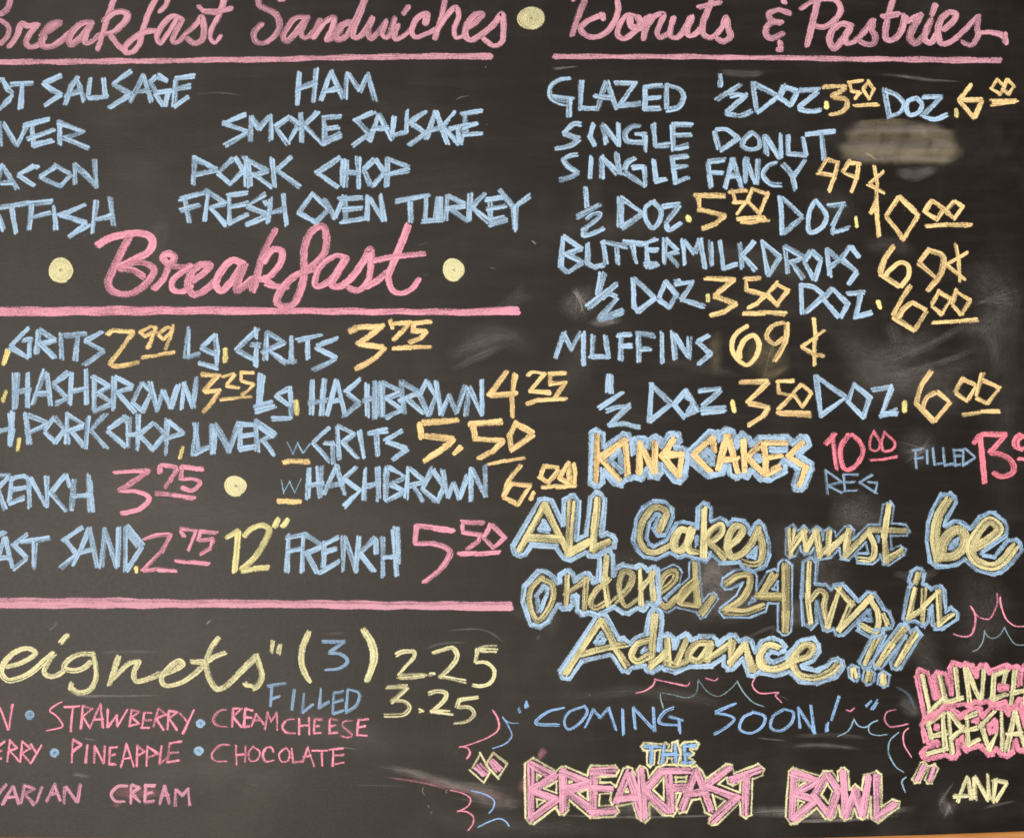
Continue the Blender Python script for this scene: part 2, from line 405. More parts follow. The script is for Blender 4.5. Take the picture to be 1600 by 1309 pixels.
DATA = r'''=heading|P|7.2|2|1.0|pink script heading reading Breakfast Sandwiches
@0,0,4
-word
~0,125 40,150 60,190 40,240 0,280
~60,-8 50,40 20,80 -10,95
~55,300 100,240 140,150 170,165 235,150
~240,150 190,210 165,260 180,292 240,280 280,225
~250,225 320,190 378,140 340,140 290,180 260,250 272,292 330,290 410,235 440,205
~580,140 520,145 460,190 430,250 445,280 500,240 570,150
~580,140 545,210 530,270 560,270 630,215
~712,-8 690,60 650,200 612,312
~650,140 700,90 760,75 800,95 780,140 700,210 650,215
~690,215 740,285 790,330
~975,-8 930,80 895,190 870,280 830,325 790,332 780,300 820,250 900,200 985,190
~1055,-8 1035,40 998,78
~1145,125 1080,105 1010,170 980,240 1000,272 1050,210 1110,110
~1145,125 1100,200 1080,260 1110,265 1165,210
~1160,215 1230,150 1260,108 1275,170 1265,250 1220,275 1165,240
~1405,-8 1370,100 1320,190 1315,240 1340,270 1382,222
1245,40 1275,75 1360,75 1455,55
-word
@390,0,3.333
~45,-6 50,30 90,52 140,82 155,140 130,190 70,228 30,215 25,170 65,125
~160,-6 180,-2
~305,90 240,95 195,150 175,195 195,215 240,170 300,95
~305,90 275,150 270,190 290,200 330,170 370,110
~370,100 345,150 325,200
~330,200 390,120 440,95 430,150 400,213
~405,213 460,175 500,120 545,115
~535,120 480,135 445,185 460,210 505,190 550,110 600,-6
~605,-6 575,80 545,150 540,190 565,198 610,150 640,95
~640,90 615,170 630,205 680,160 715,110
~715,110 695,185 715,195 745,130 755,95
~775,130 755,175 760,205 800,190 850,150
825,38 803,70
~915,130 925,75 880,90 845,160 860,195 920,180 985,150
~1022,-6 1000,80 965,208
~970,165 1030,80 1075,42 1087,90 1065,150 1075,198 1120,185
~1120,160 1180,120 1215,75 1180,72 1130,130 1122,190 1150,212 1210,180 1290,110
~1280,120 1312,75 1322,150 1310,225 1270,238 1218,200
=bullet_dot|Y|4|1|.3|pale yellow chalk dot after the Sandwiches heading
o1467,97,76,64
=rule_line|P|5|2|1|pink rule under the Breakfast Sandwiches heading
@0,0,1
#-20,98,9 0,98,9.5 200,96.5,9 400,94,9 600,89.5,9 772,88.5,11
=menu_line|B|5.2|2|1.65|blue capitals reading Hot Sausage and Ham
-word
@0,100,4
-5,105 15,100 50,160 82,190
80,190 45,235 0,280
70,132 200,118
142,130 128,285
-word
380,75 275,125
275,125 320,165 380,190
380,190 275,265
485,85 440,150 408,252
480,85 500,150 525,235
410,200 500,170
565,90 550,200
550,215 668,205
645,90 660,200
820,45 705,125
705,130 810,185
810,195 685,275
895,75 820,235
895,80 945,235
850,180 930,165
1040,105 985,75 940,110
940,110 975,180 1015,265
1030,270 1055,165
985,185 1075,165
1100,95 1085,270
1100,95 1210,75
1095,160 1185,140
1090,275 1180,205
-word
@270,90,5
990,115 970,370
1120,95 1100,350
980,245 1120,200
1240,110 1155,325
1240,115 1330,320
1185,270 1300,245
1360,130 1352,310
1370,125 1465,260
1465,260 1525,135
1525,135 1575,335
=menu_line|B|5.2|2|1.65|blue capitals reading Liver and Smoke Sausage
-word
@0,100,4
-3,372 1,515
25,380 105,510
110,510 180,370
200,370 210,515
150,385 310,350
175,465 345,412
210,510 330,485
375,360 370,510
365,365 522,425
522,430 380,472
410,465 548,530
-word
@270,90,5
570,450 395,515
400,515 575,580
575,590 410,690
610,465 605,650
620,470 670,560
670,560 750,465
765,460 765,645
905,465 805,545
805,550 900,675
900,675 975,535
975,530 910,465
1000,440 1008,660
1135,430 1020,535
1030,535 1165,675
1180,470 1188,680
1170,475 1310,460
1175,560 1290,545
1185,675 1318,610
1190,655 1310,592
-word
@540,90,5
220,425 75,490
80,495 185,590
185,590 60,690
260,445 185,655
265,450 365,645
210,560 325,545
375,470 370,600
365,610 490,580
480,425 475,590
620,425 505,510
510,515 615,590
615,595 500,690
700,430 635,640
705,430 800,675
625,585 745,545
855,425 760,535
765,540 885,680
905,680 905,560
890,670 880,560
810,560 900,540
930,440 938,605
895,440 1055,425
910,545 1030,515
930,605 1055,598
=menu_line|B|5.2|2|1.65|blue capitals reading Bacon and Pork Chop
-word
@0,100,4
15,640 -20,760
20,640 112,785
0,748 80,740
245,655 215,640 115,695
115,695 215,768
350,635 440,690
440,695 382,765
382,765 255,715
255,710 350,640
470,630 468,750
470,635 600,760
595,608 600,775
-word
@270,230,5
170,85 160,290
155,88 350,178
350,180 165,225
470,95 350,205
350,205 455,295
455,285 550,190
490,95 552,190
570,85 575,310
600,130 605,310
550,85 745,188
745,190 600,232
620,205 775,320
780,95 795,310
930,80 810,185
815,185 992,312
-word
1315,80 1120,200
1118,200 1290,312
1335,110 1325,300
1357,115 1350,310
1450,90 1450,330
1340,208 1450,200
@540,230,5
230,95 142,175
142,180 200,305
210,300 300,200
230,95 302,200
325,90 325,312
330,88 492,165
490,185 310,222
=menu_line|B|5.2|2|1.65|blue capitals reading Catfish and Fresh Oven Turkey
-word
@0,100,4
-10,940 20,1032
-10,898 180,870
78,900 95,1055
170,872 325,860
200,880 180,1035
200,958 320,932
335,890 350,1038
530,880 370,950
380,945 545,995
550,1000 430,1082
600,865 580,1055
690,840 710,1012
600,972 705,952
-word
@270,230,5
50,405 245,360
95,395 125,592
60,490 205,455
275,345 250,580
255,340 412,437
412,440 290,475
300,480 420,612
440,380 445,600
430,380 575,355
430,478 580,440
445,600 580,525
715,375 585,455
585,460 735,525
735,540 575,605
760,400 750,590
865,375 885,610
770,512 872,485
722,420 740,465
-word
1095,365 985,505
985,510 1120,592
1120,590 1215,482
1100,370 1215,480
1190,400 1265,555
1265,555 1340,385
1345,380 1350,570
1300,405 1475,402
1330,490 1470,480
1320,580 1500,560
@540,230,5
170,385 170,565
190,400 290,575
275,370 302,585
-word
395,425 645,375
505,430 505,590
630,390 622,570
595,580 755,572
715,390 708,570
745,390 740,575
790,385 785,580
800,385 935,450
935,460 775,490
830,490 948,572
970,360 970,572
1090,360 985,470
990,470 1112,580
1130,400 1130,600
1090,405 1250,395
1110,480 1245,460
1120,608 1255,568
1125,580 1250,550
1200,335 1310,465
1445,378 1320,475
1310,465 1318,645
1330,480 1335,640
=heading|P2|6.3|3|2.5|large pink script heading reading Breakfast
@50,340,4
-word
~405,175 480,130 590,105 700,105 750,140 735,205 640,260 530,310
~615,120 560,220 500,340 475,410 500,460 590,482 670,455 740,390 770,330 720,285 630,280 540,320
~550,325 630,330 705,370
~760,450 820,390 850,300 815,250 850,225 890,245 870,285 835,285
~850,300 930,310 1003,298
~1000,305 920,350 875,400 880,450 940,462 1000,420
~1000,400 1080,340 1112,300 1050,300 990,360 975,430 1010,485 1070,465 1130,420 1170,380
~1335,292 1250,268 1180,340 1150,420 1180,460 1250,400 1320,300
~1338,295 1290,400 1280,455 1330,430 1390,380
~1525,75 1450,220 1405,370 1378,462
~1440,280 1500,200 1560,205 1562,270 1480,370 1420,390
~1440,380 1510,425 1600,440
@420,340,4
~-20,420 50,435 110,430
~245,320 340,230 357,130 335,60 270,90 225,190 222,300 210,420 150,545 80,553 50,525 90,440 160,370 240,335 310,325
~490,250 420,240 330,300 290,380 290,430 340,425 420,360 485,260
~490,255 430,350 400,420 440,430 520,370 610,250
~605,260 635,200 640,300 620,400 560,458 490,440
~600,435 670,400 750,340
~870,45 820,180 770,300 745,380 775,460 830,477 900,445 942,385
~650,275 780,248 975,222
=bullet_dot|Y|4|1|.3|pale yellow chalk dot left of the large Breakfast heading
@50,340,4
o182,330,84,82
=bullet_dot|Y|4|1|.3|pale yellow chalk dot right of the large Breakfast heading
@420,340,4
o1157,328,74,76
=rule_line|P2|6|3|1|thick pink rule under the large Breakfast heading
@0,0,1
#-20,487,15 50,487,15 250,485.5,14 450,486,11 640,487.5,10 720,488,11 812,485.5,15
=menu_line|B|5.2|2|1.65|blue capitals reading Grits 2.99 and large Grits 3.75
@0,495,5
-comma|Y2|6|2|1
60,265 35,365
-word
220,90 85,235
85,240 225,325
240,190 225,320
175,190 255,180
300,100 290,290
305,100 435,185
435,190 290,225
320,210 425,320
475,130 487,325
515,155 668,135
605,170 590,345
795,125 672,190
672,190 805,270
805,275 660,375
-price|O|6|2|1
~835,140 880,112 950,115 1050,120
1050,120 950,250 860,370
~860,370 890,388 1000,375 1085,355
-cents|O|5|2|.8
~1215,95 1180,75 1150,95 1090,120
1090,120 1130,155 1220,110
1225,85 1190,170 1155,245
~1350,100 1310,85 1285,100 1230,145
1235,145 1280,180 1350,110
1358,65 1330,170 1290,255
1115,320 1240,300 1358,285
-word
@280,495,5
75,95 55,320
60,320 155,295
285,140 295,270 290,400
280,150 180,235
180,240 270,290
150,365 290,400
-comma|Y2|7|2|.6
362,250 357,352
-word
605,95 450,260
605,100 600,170
450,262 600,350
605,215 595,385
560,225 640,225
680,130 675,335
690,125 820,205
820,205 650,280
700,270 830,360
875,155 880,360
825,355 905,350
920,185 1105,145
1010,190 1005,335
1245,165 1080,230
1080,240 1220,325
1220,335 1055,415
-price|O|7|2|1
1325,115 1400,85 1590,75
1590,75 1400,210
1400,212 1600,245
~1610,245 1530,320 1380,410
@580,495,5
-cents|O|6|2|1
150,35 170,85
165,60 300,45
300,50 240,120 180,180
315,55 470,40
330,60 325,110
325,110 435,120
430,130 380,170 310,200
165,250 300,242 460,238
=menu_line|B|5.2|2|1.65|blue capitals reading Hashbrown 3.25 and large Hashbrown 4.25
@0,495,5
-comma|Y2|6|2|1
45,575 22,665
-word
110,440 108,715
140,440 118,710
215,440 220,700
110,585 245,570
350,430 255,680
365,440 400,680
270,600 385,595
540,430 415,525
415,530 525,635
520,640 430,680
560,440 545,680
675,415 670,680
560,580 680,565
735,470 740,735
715,465 860,545
855,550 760,600
770,600 870,670
870,680 735,740
890,465 890,715
895,465 1035,545
1035,550 910,600
920,600 1060,745
1115,515 1030,670
1030,660 1110,735
1110,735 1190,590
1120,515 1190,590
1180,510 1225,730
1225,725 1275,575
1275,575 1330,715
1330,710 1400,530
1440,510 1420,715
1440,515 1510,710
1530,485 1515,710
@280,495,5
-price|O|6|2|1
165,450 310,455
300,455 190,585
190,585 310,575
310,580 260,660 195,735
-cents|O|4.2|2|.7
340,470 436,446
436,450 368,536
366,540 466,556
480,435 585,435
485,440 485,495
485,500 580,525
585,530 540,575 485,610
325,650 430,635 560,625
-word
635,455 615,710
655,455 625,710
590,700 720,670
600,735 750,700
865,550 875,680 870,790
855,560 760,610
760,615 860,700
720,797 870,790
-comma|Y2|8|2|.6
917,655 917,762
-word
1045,500 1030,765
1130,490 1115,765
1005,675 1150,650
1230,500 1155,765
1235,500 1295,770
1180,665 1250,655
1410,490 1300,590
1300,595 1410,670
1410,675 1290,775
1470,520 1465,780
1525,510 1525,785
1440,660 1540,620
@580,495,5
30,500 30,785
70,510 65,785
90,510 95,785
95,510 225,590
225,595 110,640
120,640 240,725
235,730 110,790
240,510 255,750
245,510 375,590
375,595 220,660
290,650 400,745
430,505 380,620
385,630 440,770
445,765 505,630
440,510 510,620
515,505 545,770
545,760 610,615
610,615 670,760
665,755 735,540
765,545 745,770
765,550 865,765
865,500 870,760
-price|O|6.5|2|1
1060,430 925,610
920,615 1130,600
1125,450 1100,600 1100,780
-cents|O|5.5|2|1
~1225,465 1250,435 1360,440
1360,435 1240,580
1240,580 1400,590
1385,450 1525,440
1395,455 1400,520
1395,525 1520,510
1515,515 1435,630
1215,680 1300,650 1520,640
=menu_line|B|5.2|2|1.65|blue capitals reading Pork Chop and Liver with Grits 5.50
@0,640,5
-word
-10,165 85,150
80,25 80,150 80,280
95,25 100,150 85,270
-comma|Y2|6|2|.6
148,230 138,320
-word
205,35 215,150 235,275
195,40 220,150 225,270
210,35 375,110
370,115 225,180
425,60 350,165
350,170 435,260
435,260 505,155
430,65 500,140
525,30 525,265
525,35 660,125
655,130 520,170
560,170 665,290
690,60 670,300
830,35 710,160
710,165 830,300
-word
985,55 840,160
840,165 985,295
1010,60 995,295
965,60 1000,100
1080,35 1070,315
1000,195 1100,190
1200,100 1100,190
1100,195 1195,315
1195,315 1290,200
1200,105 1285,190
1310,75 1295,345
1320,85 1430,185
1430,190 1290,225
-comma|Y2|6|2|.6
1430,295 1405,375
-word
@270,640,5
180,115 200,300
185,115 160,350
165,345 295,290
300,115 310,345
325,120 320,345
330,120 440,335
355,140 450,300
515,95 435,335
530,110 525,310
510,110 635,120
530,210 640,190
520,315 640,285
650,90 660,325
655,90 795,195
795,200 660,255
680,130 790,210
700,240 800,360
-small_word|BG|3|1|.3
890,255 940,345
940,340 975,260
975,265 1020,345
1020,340 1075,262
-underline|O|7|2|1
870,412 915,402 1060,405
-word
1225,145 1100,250
1100,265 1225,400
1255,255 1250,420
1180,265 1260,262
1280,125 1305,385
1285,125 1415,190
1415,195 1330,250
1330,250 1445,385
1460,175 1495,380
@590,640,5
-70,185 80,160
-5,180 5,370
195,160 65,245
70,250 235,305
235,310 110,390
-price|O|7|2|1.4
620,85 335,105
330,110 345,210
330,205 590,225
590,235 520,300 370,400
650,290 600,335
970,90 725,120
750,120 760,235
760,230 985,240
975,245 900,330 790,380
1080,105 1030,200 1045,315
1045,315 1215,190
1080,105 1215,185
-underline|O|4.5|2|.6
860,430 1000,400 1150,378
=menu_line|B|5.2|2|1.65|blue capitals reading French 3.75 and with Hashbrown 6.00
@0,640,5
-word
-10,520 70,520
70,525 -10,610
-10,620 40,770
90,530 75,725
~80,550 130,530 205,520
85,630 200,605
70,730 190,690
230,525 230,760
235,530 365,750
365,530 370,750
545,600 520,510 395,640
395,645 510,790
580,555 560,790
690,510 710,795
700,560 725,790
570,680 720,670
-price|P2|7|2|1
~890,490 1020,480 1170,480
1165,485 940,630
~945,640 1060,640 1165,690 1100,770 950,810
-cents|P2|6|2|1
~1250,500 1255,440 1310,440 1385,460
1385,465 1340,540 1290,610
1415,450 1590,465
1425,455 1415,540
~1410,545 1500,540 1565,565 1510,630 1415,610
1222,655 1360,665 1510,688
-bullet_dot|Y|4|1|.3
@270,640,5
o495,598,94,86
+French 3.75
-small_word|BG|2.2|1|.3
850,555 870,655
865,650 915,560
915,560 955,650
955,650 1003,545
-underline|O|8|2|.6
825,715 915,720 1000,718
-word|B|5.2|2|1.65
1060,465 1060,695
1135,445 1150,680
1165,445 1155,680
1050,595 1170,575
1275,440 1180,665
1285,445 1340,665
1210,600 1335,570
1435,450 1345,535
1345,540 1465,630
1465,630 1345,755
1505,470 1495,700
1520,600 1600,575
@590,640,5
5,450 5,700
70,450 65,710
85,450 220,525
220,530 90,590
110,590 215,640
215,645 60,710
235,460 225,695
240,460 370,555
370,560 240,600
270,590 360,710
430,465 350,610
350,620 460,720
470,720 520,600
430,470 515,600
510,475 550,680
550,680 595,575
595,575 640,700
640,700 700,525
735,455 730,705
740,460 840,675
840,445 845,675
-price|O|5.5|2|1.2
~1120,435 1020,560 980,680
985,685 1095,745
1095,740 1190,600
1190,590 1050,580 980,680
1225,645 1195,700
-cents|O|5|2|1.2
1300,435 1270,530 1335,570
1335,570 1415,470
1300,440 1415,455
1495,415 1415,535
1415,540 1510,575
1530,420 1550,500 1535,580
1500,420 1500,560
1290,608 1400,600 1555,597
=menu_line|B|5.2|2|1.65|blue capitals reading Breakfast Sand 2.75 and twelve inch French 5.50
@0,800,3.72
-word
-10,140 30,110
25,150 -5,260
30,150 75,330
-5,270 60,262
155,130 75,190
75,190 160,265
160,270 80,330
130,175 285,150
205,175 195,320
-word
480,90 370,160
375,165 445,240
445,245 350,325
520,95 425,310
525,95 560,320
470,230 545,215
605,100 590,320
610,105 680,310
690,90 685,310
735,85 725,345
740,85 825,190
825,200 735,345
740,120 800,200
-price|P2|5|2|1.2
~830,160 900,135 990,130
990,135 940,230 830,335
830,340 920,330 1020,340
-comma|Y2|8|1|.5
793,318 793,352
-cents|P2|4.5|2|1
1050,110 1070,140
1050,95 1140,110
1140,110 1095,225
1160,110 1255,120
1165,115 1155,160
1155,165 1240,155
1240,160 1220,210 1165,245
1025,285 1110,290 1210,298
-inches|Y3|6|3|1.6
1380,105 1365,345
1315,150 1380,110
~1415,140 1460,95 1530,75 1565,100 1540,170 1480,260 1400,330
1410,340 1480,330 1565,320
@400,800,3.72
~130,35 120,60 105,85
~185,40 170,65 150,85
-word
190,130 180,350
175,150 300,130
180,225 260,215
275,130 270,345
285,125 380,195
380,200 280,245
290,235 360,355
400,170 390,320
385,190 485,145
400,235 470,210
370,350 485,290
510,140 505,340
520,145 580,345
595,140 580,345
700,235 695,150 600,235
600,235 680,340
735,145 740,370
795,95 820,370
825,90 830,300
745,265 820,255
-price|P2|6.5|2|1.3
925,75 1030,90 1145,110
930,80 925,185
~925,185 1050,190 1125,230 1080,320 975,410
-cents|P2|5|2|1.3
1195,55 1320,65
1200,70 1205,120
1205,120 1310,130
1305,135 1290,175 1230,210
1365,75 1325,150
1325,155 1380,210
1385,205 1445,145
1370,75 1440,145
1180,245 1280,238 1410,235
=rule_line|P|6|3|1|pink rule above the Beignets heading
@0,0,1
#-20,942,17 0,942,17 150,942,17 300,943,14 400,943,12 500,944,14 650,946,13 803,947,16
=heading|Y4|4.2|3|2.3|pale yellow script line reading Beignets with a count of 3 and the price 2.25
@0,960,4
-word
~40,330 140,300 225,240 180,210 90,235 20,310 10,370 50,410 120,400 200,360 290,280 340,240
~340,250 300,310 280,360 320,385 380,365 420,330
~580,240 500,245 430,280 400,330 450,350 520,335 570,290
~580,240 600,320 600,400 560,470 490,485 440,450
445,430 440,470
~745,260 715,340 680,440
~690,420 760,350 820,300 875,295
~870,290 835,370 850,415 920,405 1000,370
~1000,375 1080,350 1145,310 1120,290 1050,340 1010,400 1030,440 1110,430 1200,380 1280,310
~1370,140 1320,210 1290,300 1310,400 1360,465 1420,440 1500,360 1600,260
1200,295 1275,300
~1300,285 1350,260 1415,240
~425,125 400,155 380,185
@400,960,4
~0,250 25,320 40,390 10,450 -15,465
~-70,425 -55,440 -20,440
-inches|Y4|5|2|1.4
105,175 98,228
155,190 140,245
-parenthesis|Y4|4|3|2.2
~330,105 285,200 280,300 310,380 345,420
~325,120 295,200 292,300 315,370 338,410
-number|B2|4|2|1
415,170 550,170
550,170 460,240
~460,240 530,245 575,290 530,335 435,348
-parenthesis|Y4|4|3|2.4
~670,90 715,180 730,270 715,350 692,420
~680,105 730,190 745,270 725,340 700,400
-price|Y4|4|2|1.5
~875,255 910,235 990,235 985,270 940,320 890,380
890,382 1055,375
1085,370 1110,375
~1105,240 1170,220 1230,210 1255,260 1220,320 1145,390
~1145,390 1220,400 1310,415
~1500,205 1440,205 1390,215
~1385,215 1380,260 1370,300
~1370,300 1440,300 1490,350 1470,420 1410,445 1355,440
~895,395 980,395 1050,385
1390,220 1500,225
=menu_line|B2|3.6|2|.9|grey blue thin capitals reading Filled with a yellow 3.25
@400,960,4
-word
75,445 180,430
98,445 90,575
95,525 150,512
240,470 225,590
300,490 290,610
290,610 355,560
405,465 395,585
395,585 455,545
490,490 480,620
485,490 540,480
485,550 540,530
480,620 545,600
575,465 565,600
~575,465 645,490 630,560 560,612
-price|Y4|4|2|1.5
815,455 945,450
945,455 850,540
~850,540 930,545 960,580 930,620 800,632
1022,600 1040,605
~1080,490 1130,475 1190,490 1180,530 1095,605
1095,605 1220,612
1275,530 1390,520
1275,525 1255,575
~1255,575 1340,580 1365,620 1320,665 1240,680
=menu_line|P3|4|1|.5|pink thin capitals listing strawberry and cream cheese fillings
@0,1080,5
-word
0,130 65,300
100,100 70,300
-dot|C|4|1|.3
o235,182,42,42
-word
~490,80 440,105 390,150 440,190 490,270 440,290 365,305
505,120 620,115
570,120 555,315
650,110 630,290
650,110 720,135 650,195
650,195 705,285
785,100 705,290
785,100 805,285
740,220 810,215
845,140 840,280
845,280 915,185
915,185 920,275
920,275 995,140
1030,145 1015,270
1030,145 1085,155 1035,200
1035,205 1090,250 1010,270
1125,170 1110,285
1125,165 1185,165
1115,225 1185,220
1105,285 1170,285
1240,135 1200,275
1240,130 1300,180 1220,210
1225,210 1275,300
1320,155 1305,300
1320,150 1390,160 1320,215
1325,220 1385,305
1410,170 1460,235
1515,145 1430,330
-dot|C|4|1|.3
@290,1080,5
o118,248,42,38
-word
~320,140 260,150 215,225 250,265 330,275
370,140 365,280
370,135 435,135 370,205
375,205 435,275
465,140 455,275
465,135 530,150
455,205 515,205
450,275 495,270
550,170 515,270
550,170 610,255
530,225 590,220
640,165 620,295
640,165 670,230
670,230 710,160
710,160 715,300
-word
~850,215 790,225 760,280 790,320 850,325
890,205 885,335
965,200 965,335
890,265 960,265
1010,220 1005,325
1010,215 1065,220
1010,270 1050,265
1005,325 1060,325
1130,220 1125,325
1130,215 1185,220
1120,270 1170,265
1120,325 1185,320
~1305,230 1240,235 1225,265 1300,340 1270,358 1210,345
1350,220 1340,340
1345,220 1425,215
1350,280 1410,270
1340,340 1415,348
=menu_line|P3|4|1|.5|pink thin capitals listing pineapple and chocolate fillings
@0,1080,5
-word
-5,420 40,390
-5,465 15,460
-5,525 15,520
80,385 60,550
80,380 135,440 75,465
80,465 150,545
175,390 160,545
175,390 240,445 170,480
175,485 240,560
240,410 280,470
325,420 240,565
-dot|C|4|1|.3
o428,478,42,40
-word
575,375 560,560
575,375 640,415 570,470
680,415 670,560
740,425 735,560
740,425 810,560
820,430 815,560
860,445 850,570
855,440 910,435
855,500 905,490
850,565 910,570
990,410 945,590
990,410 1045,580
965,525 1025,520
1075,420 1070,580
1075,420 1130,470 1070,505
1155,430 1145,585
1155,430 1235,485 1150,520
1265,425 1250,560
1250,560 1310,510
1325,400 1310,560
1325,405 1415,390
1325,480 1395,475
1310,550 1405,540
-dot|C|4|1|.3
@290,1080,5
o106,463,46,40
-word
~340,415 270,420 205,500 230,540 320,545
395,420 400,570
470,425 465,555
400,495 465,490
~530,430 495,480 510,540 560,530 580,470 530,430
~690,470 670,435 630,440 605,500 630,545 690,535
~780,440 730,490 750,545 800,540 810,470 780,440
830,445 840,555
840,555 910,545
955,440 915,550
955,440 1005,580
925,510 985,500
995,460 1115,460
1065,465 1065,575
1150,455 1150,580
1130,455 1235,445
1150,500 1240,495
1140,570 1235,555
=menu_line|P4|4|2|.8|faded pink thin capitals reading ..varian Cream
@0,1080,5
-word
50,725 -10,800
105,735 20,880
105,740 145,875
50,825 130,820
190,730 165,870
190,730 270,760 185,800
200,805 265,880
325,750 285,865
430,725 365,855
430,730 470,850
395,800 450,795
510,745 500,870
515,745 605,860
630,725 605,865
-word
~995,735 920,740 870,800 900,850 975,855
1025,735 1020,870
1025,730 1090,750 1030,795
1035,800 1095,860
1140,735 1135,865
1130,735 1210,735
1140,800 1190,790
1130,865 1205,855
1285,735 1250,875
1285,735 1325,870
1260,815 1320,810
1375,765 1370,895
1375,765 1430,810
1430,810 1470,755
1470,755 1480,885
=burst_line|P3|2.9|1|.3|pink jagged burst line beside the Coming Soon lettering
@640,1040,4.866
-arc
~632,335 670,400 675,480 610,535 480,590 380,618
~380,612 440,625 460,665 437,705
-arc
~305,945 400,965 465,1010 450,1060 365,1108
~365,1100 440,1110 485,1150 480,1200 445,1250
=burst_line|B3|2.3|1|.3|thin blue burst line beside the Coming Soon lettering
-arc
~705,385 750,460 775,530 730,590 635,627
~715,405 760,430 825,435
-arc
~470,950 570,975 640,1020 640,1070 605,1118
-arc
~515,1228 600,1185 680,1160 730,1180 757,1217
=heading|P|7.4|2|1.1|pink script heading reading Donuts and Pastries
@860,0,4.21
-word
~230,-8 195,80 165,160 140,235
~145,-8 155,5
~440,-8 450,60 420,150 350,225 270,245 205,210 200,180 260,130 350,98
340,95 350,125
~575,110 510,100 460,160 445,230 480,255 540,220 590,150 570,110
~520,110 530,170 590,190 640,110
~655,105 630,170 610,260
~620,200 690,110 745,95 720,160 700,220 720,250 780,220
~815,110 790,190 790,240 830,250 890,190 930,110
~935,110 900,190 905,235 940,235 1000,180
~1060,0 1030,80 1000,170 1010,230 1050,250 1090,230
975,50 1115,15
~1090,230 1130,180 1155,115 1170,190 1185,240 1140,275 1090,255
-ampersand
~1580,90 1500,65 1440,90 1450,130 1520,150
~1530,145 1440,160 1415,220 1450,255 1535,220
~1510,275 1515,330
1500,330 1525,325
1535,-6 1545,25
-word
@1220,0,4.21
~130,65 200,20 300,-2 370,10 395,70 350,140 280,180 215,170
~245,10 210,140 170,308
~475,175 400,160 340,200 320,270 350,320 400,270 460,180
~460,175 430,240 430,285 470,280 540,220 610,130
~610,130 600,200 620,240 610,285 560,290 510,265
~740,-6 710,100 690,190 690,255 720,270 780,230 820,110
665,108 775,98
~800,100 830,140 880,120 930,95
~925,95 880,170 850,240 880,285 940,240 990,130
~990,125 950,200 950,270 985,285 1030,220
~1060,200 1120,150 1150,100 1110,85 1050,140 1035,230 1060,290 1120,275 1210,200 1300,105
~1300,105 1290,180 1295,240 1250,300 1190,280
~1290,220 1370,215 1430,225 1480,250
1475,230 1475,285
1020,30 990,105
=rule_line|P|5|2|1|pink rule under the Donuts and Pastries heading
@0,0,1
#865,89,9 1000,89,8 1100,89.5,8 1240,91.5,8 1400,93.5,9 1568,95,9.5
=menu_line|B|5.2|2|1.65|blue capitals reading Glazed half dozen 3.50 and dozen 6.00
@860,0,4.21
-word
~130,520 60,530 5,570 0,640 60,680 130,690
15,640 150,655
120,660 125,775
205,545 195,720
195,715 320,715
370,540 310,710
375,540 430,710
285,635 400,645
425,550 560,550
555,550 455,700
450,700 590,690
625,575 615,720
620,575 735,570
620,655 715,645
615,720 720,715
765,560 760,730
~765,560 860,600 875,650 840,710 765,728
-fraction
~1115,495 1120,530 1115,575
1250,560 1090,660
~1180,640 1230,625 1290,630
1290,635 1150,745
~1150,745 1250,765 1325,735
-word
1335,550 1355,745
1335,555 1500,630
1500,640 1360,740
1545,570 1510,640
@1220,0,4.21
20,575 -20,650
-20,640 65,695
60,695 110,610
20,575 110,610
125,595 250,590
245,600 115,715
~115,720 190,735 265,725
-comma|Y2|7|2|.6
300,675 300,715
-price|O|6|2|1
285,575 425,570
420,590 335,640
~340,645 430,660 435,700 400,740 325,758
-cents|O|4|2|1
445,545 540,535
450,550 465,600
465,600 520,610 485,655
575,540 540,590
540,590 580,655
580,655 610,595
575,540 612,595
480,700 635,690
-word
685,590 710,780
~685,600 760,630 810,690 790,740 715,775
~900,650 840,670 825,720 850,760 910,740 930,690 900,650
935,645 1050,635
1045,645 930,765
~930,770 1010,790 1095,755
-comma|Y2|5|2|.6
1150,718 1155,770
-price|O|6|2|1
~1250,555 1215,610 1175,665
1175,670 1270,780
1270,775 1325,670
1320,665 1190,660
-cents|O|4|2|1
1425,525 1385,580
1385,585 1440,625
1440,625 1475,570
1425,530 1475,575
1490,530 1460,585
1460,585 1495,625
1495,625 1532,570
1490,530 1532,570
1385,665 1550,662
1390,692 1450,685 1545,675
=menu_line|B|5.2|2|1.65|blue capitals reading Single Donut
@850,180,5
-word
~290,75 230,70 150,140
150,145 275,185
~275,190 200,240 95,265
385,75 360,160 390,240
450,80 480,170 490,225
455,75 580,230
585,70 580,235
~750,85 690,90 635,150 650,200 790,215
720,150 790,150
785,150 795,285
855,70 870,240
870,245 980,230
1005,80 1010,270
1010,80 1155,80
1010,155 1140,155
1015,265 1125,235
-word
1335,125 1365,270
~1340,120 1420,115 1520,180
1520,185 1385,270
=menu_line|B|5.2|2|1.65|blue capitals reading Single Fancy 99 cents
-word
~260,310 200,320 145,350
~145,350 190,400 265,450
~265,455 200,490 125,510
365,325 365,495
450,325 450,495
455,330 570,455
570,300 585,460
~715,335 650,370 625,430
630,450 790,560
785,400 790,550
690,410 785,405
855,350 870,510
875,520 960,495
1005,345 1020,520
1000,335 1120,320
1015,415 1115,400
1025,525 1125,495
-word
1280,365 1300,560
1285,365 1410,350
1290,450 1390,450
1470,345 1415,570
1475,350 1540,570
1435,470 1520,480
1585,345 1570,520
=menu_line|B|5.2|2|1.65|blue capitals reading half dozen 5.50 and dozen 10.00
-fraction
325,575 338,720
430,700 260,800
~330,820 380,780 440,770 430,800 305,900
~310,915 310,940 390,920 465,880
300,910 330,890
-word
580,650 585,880
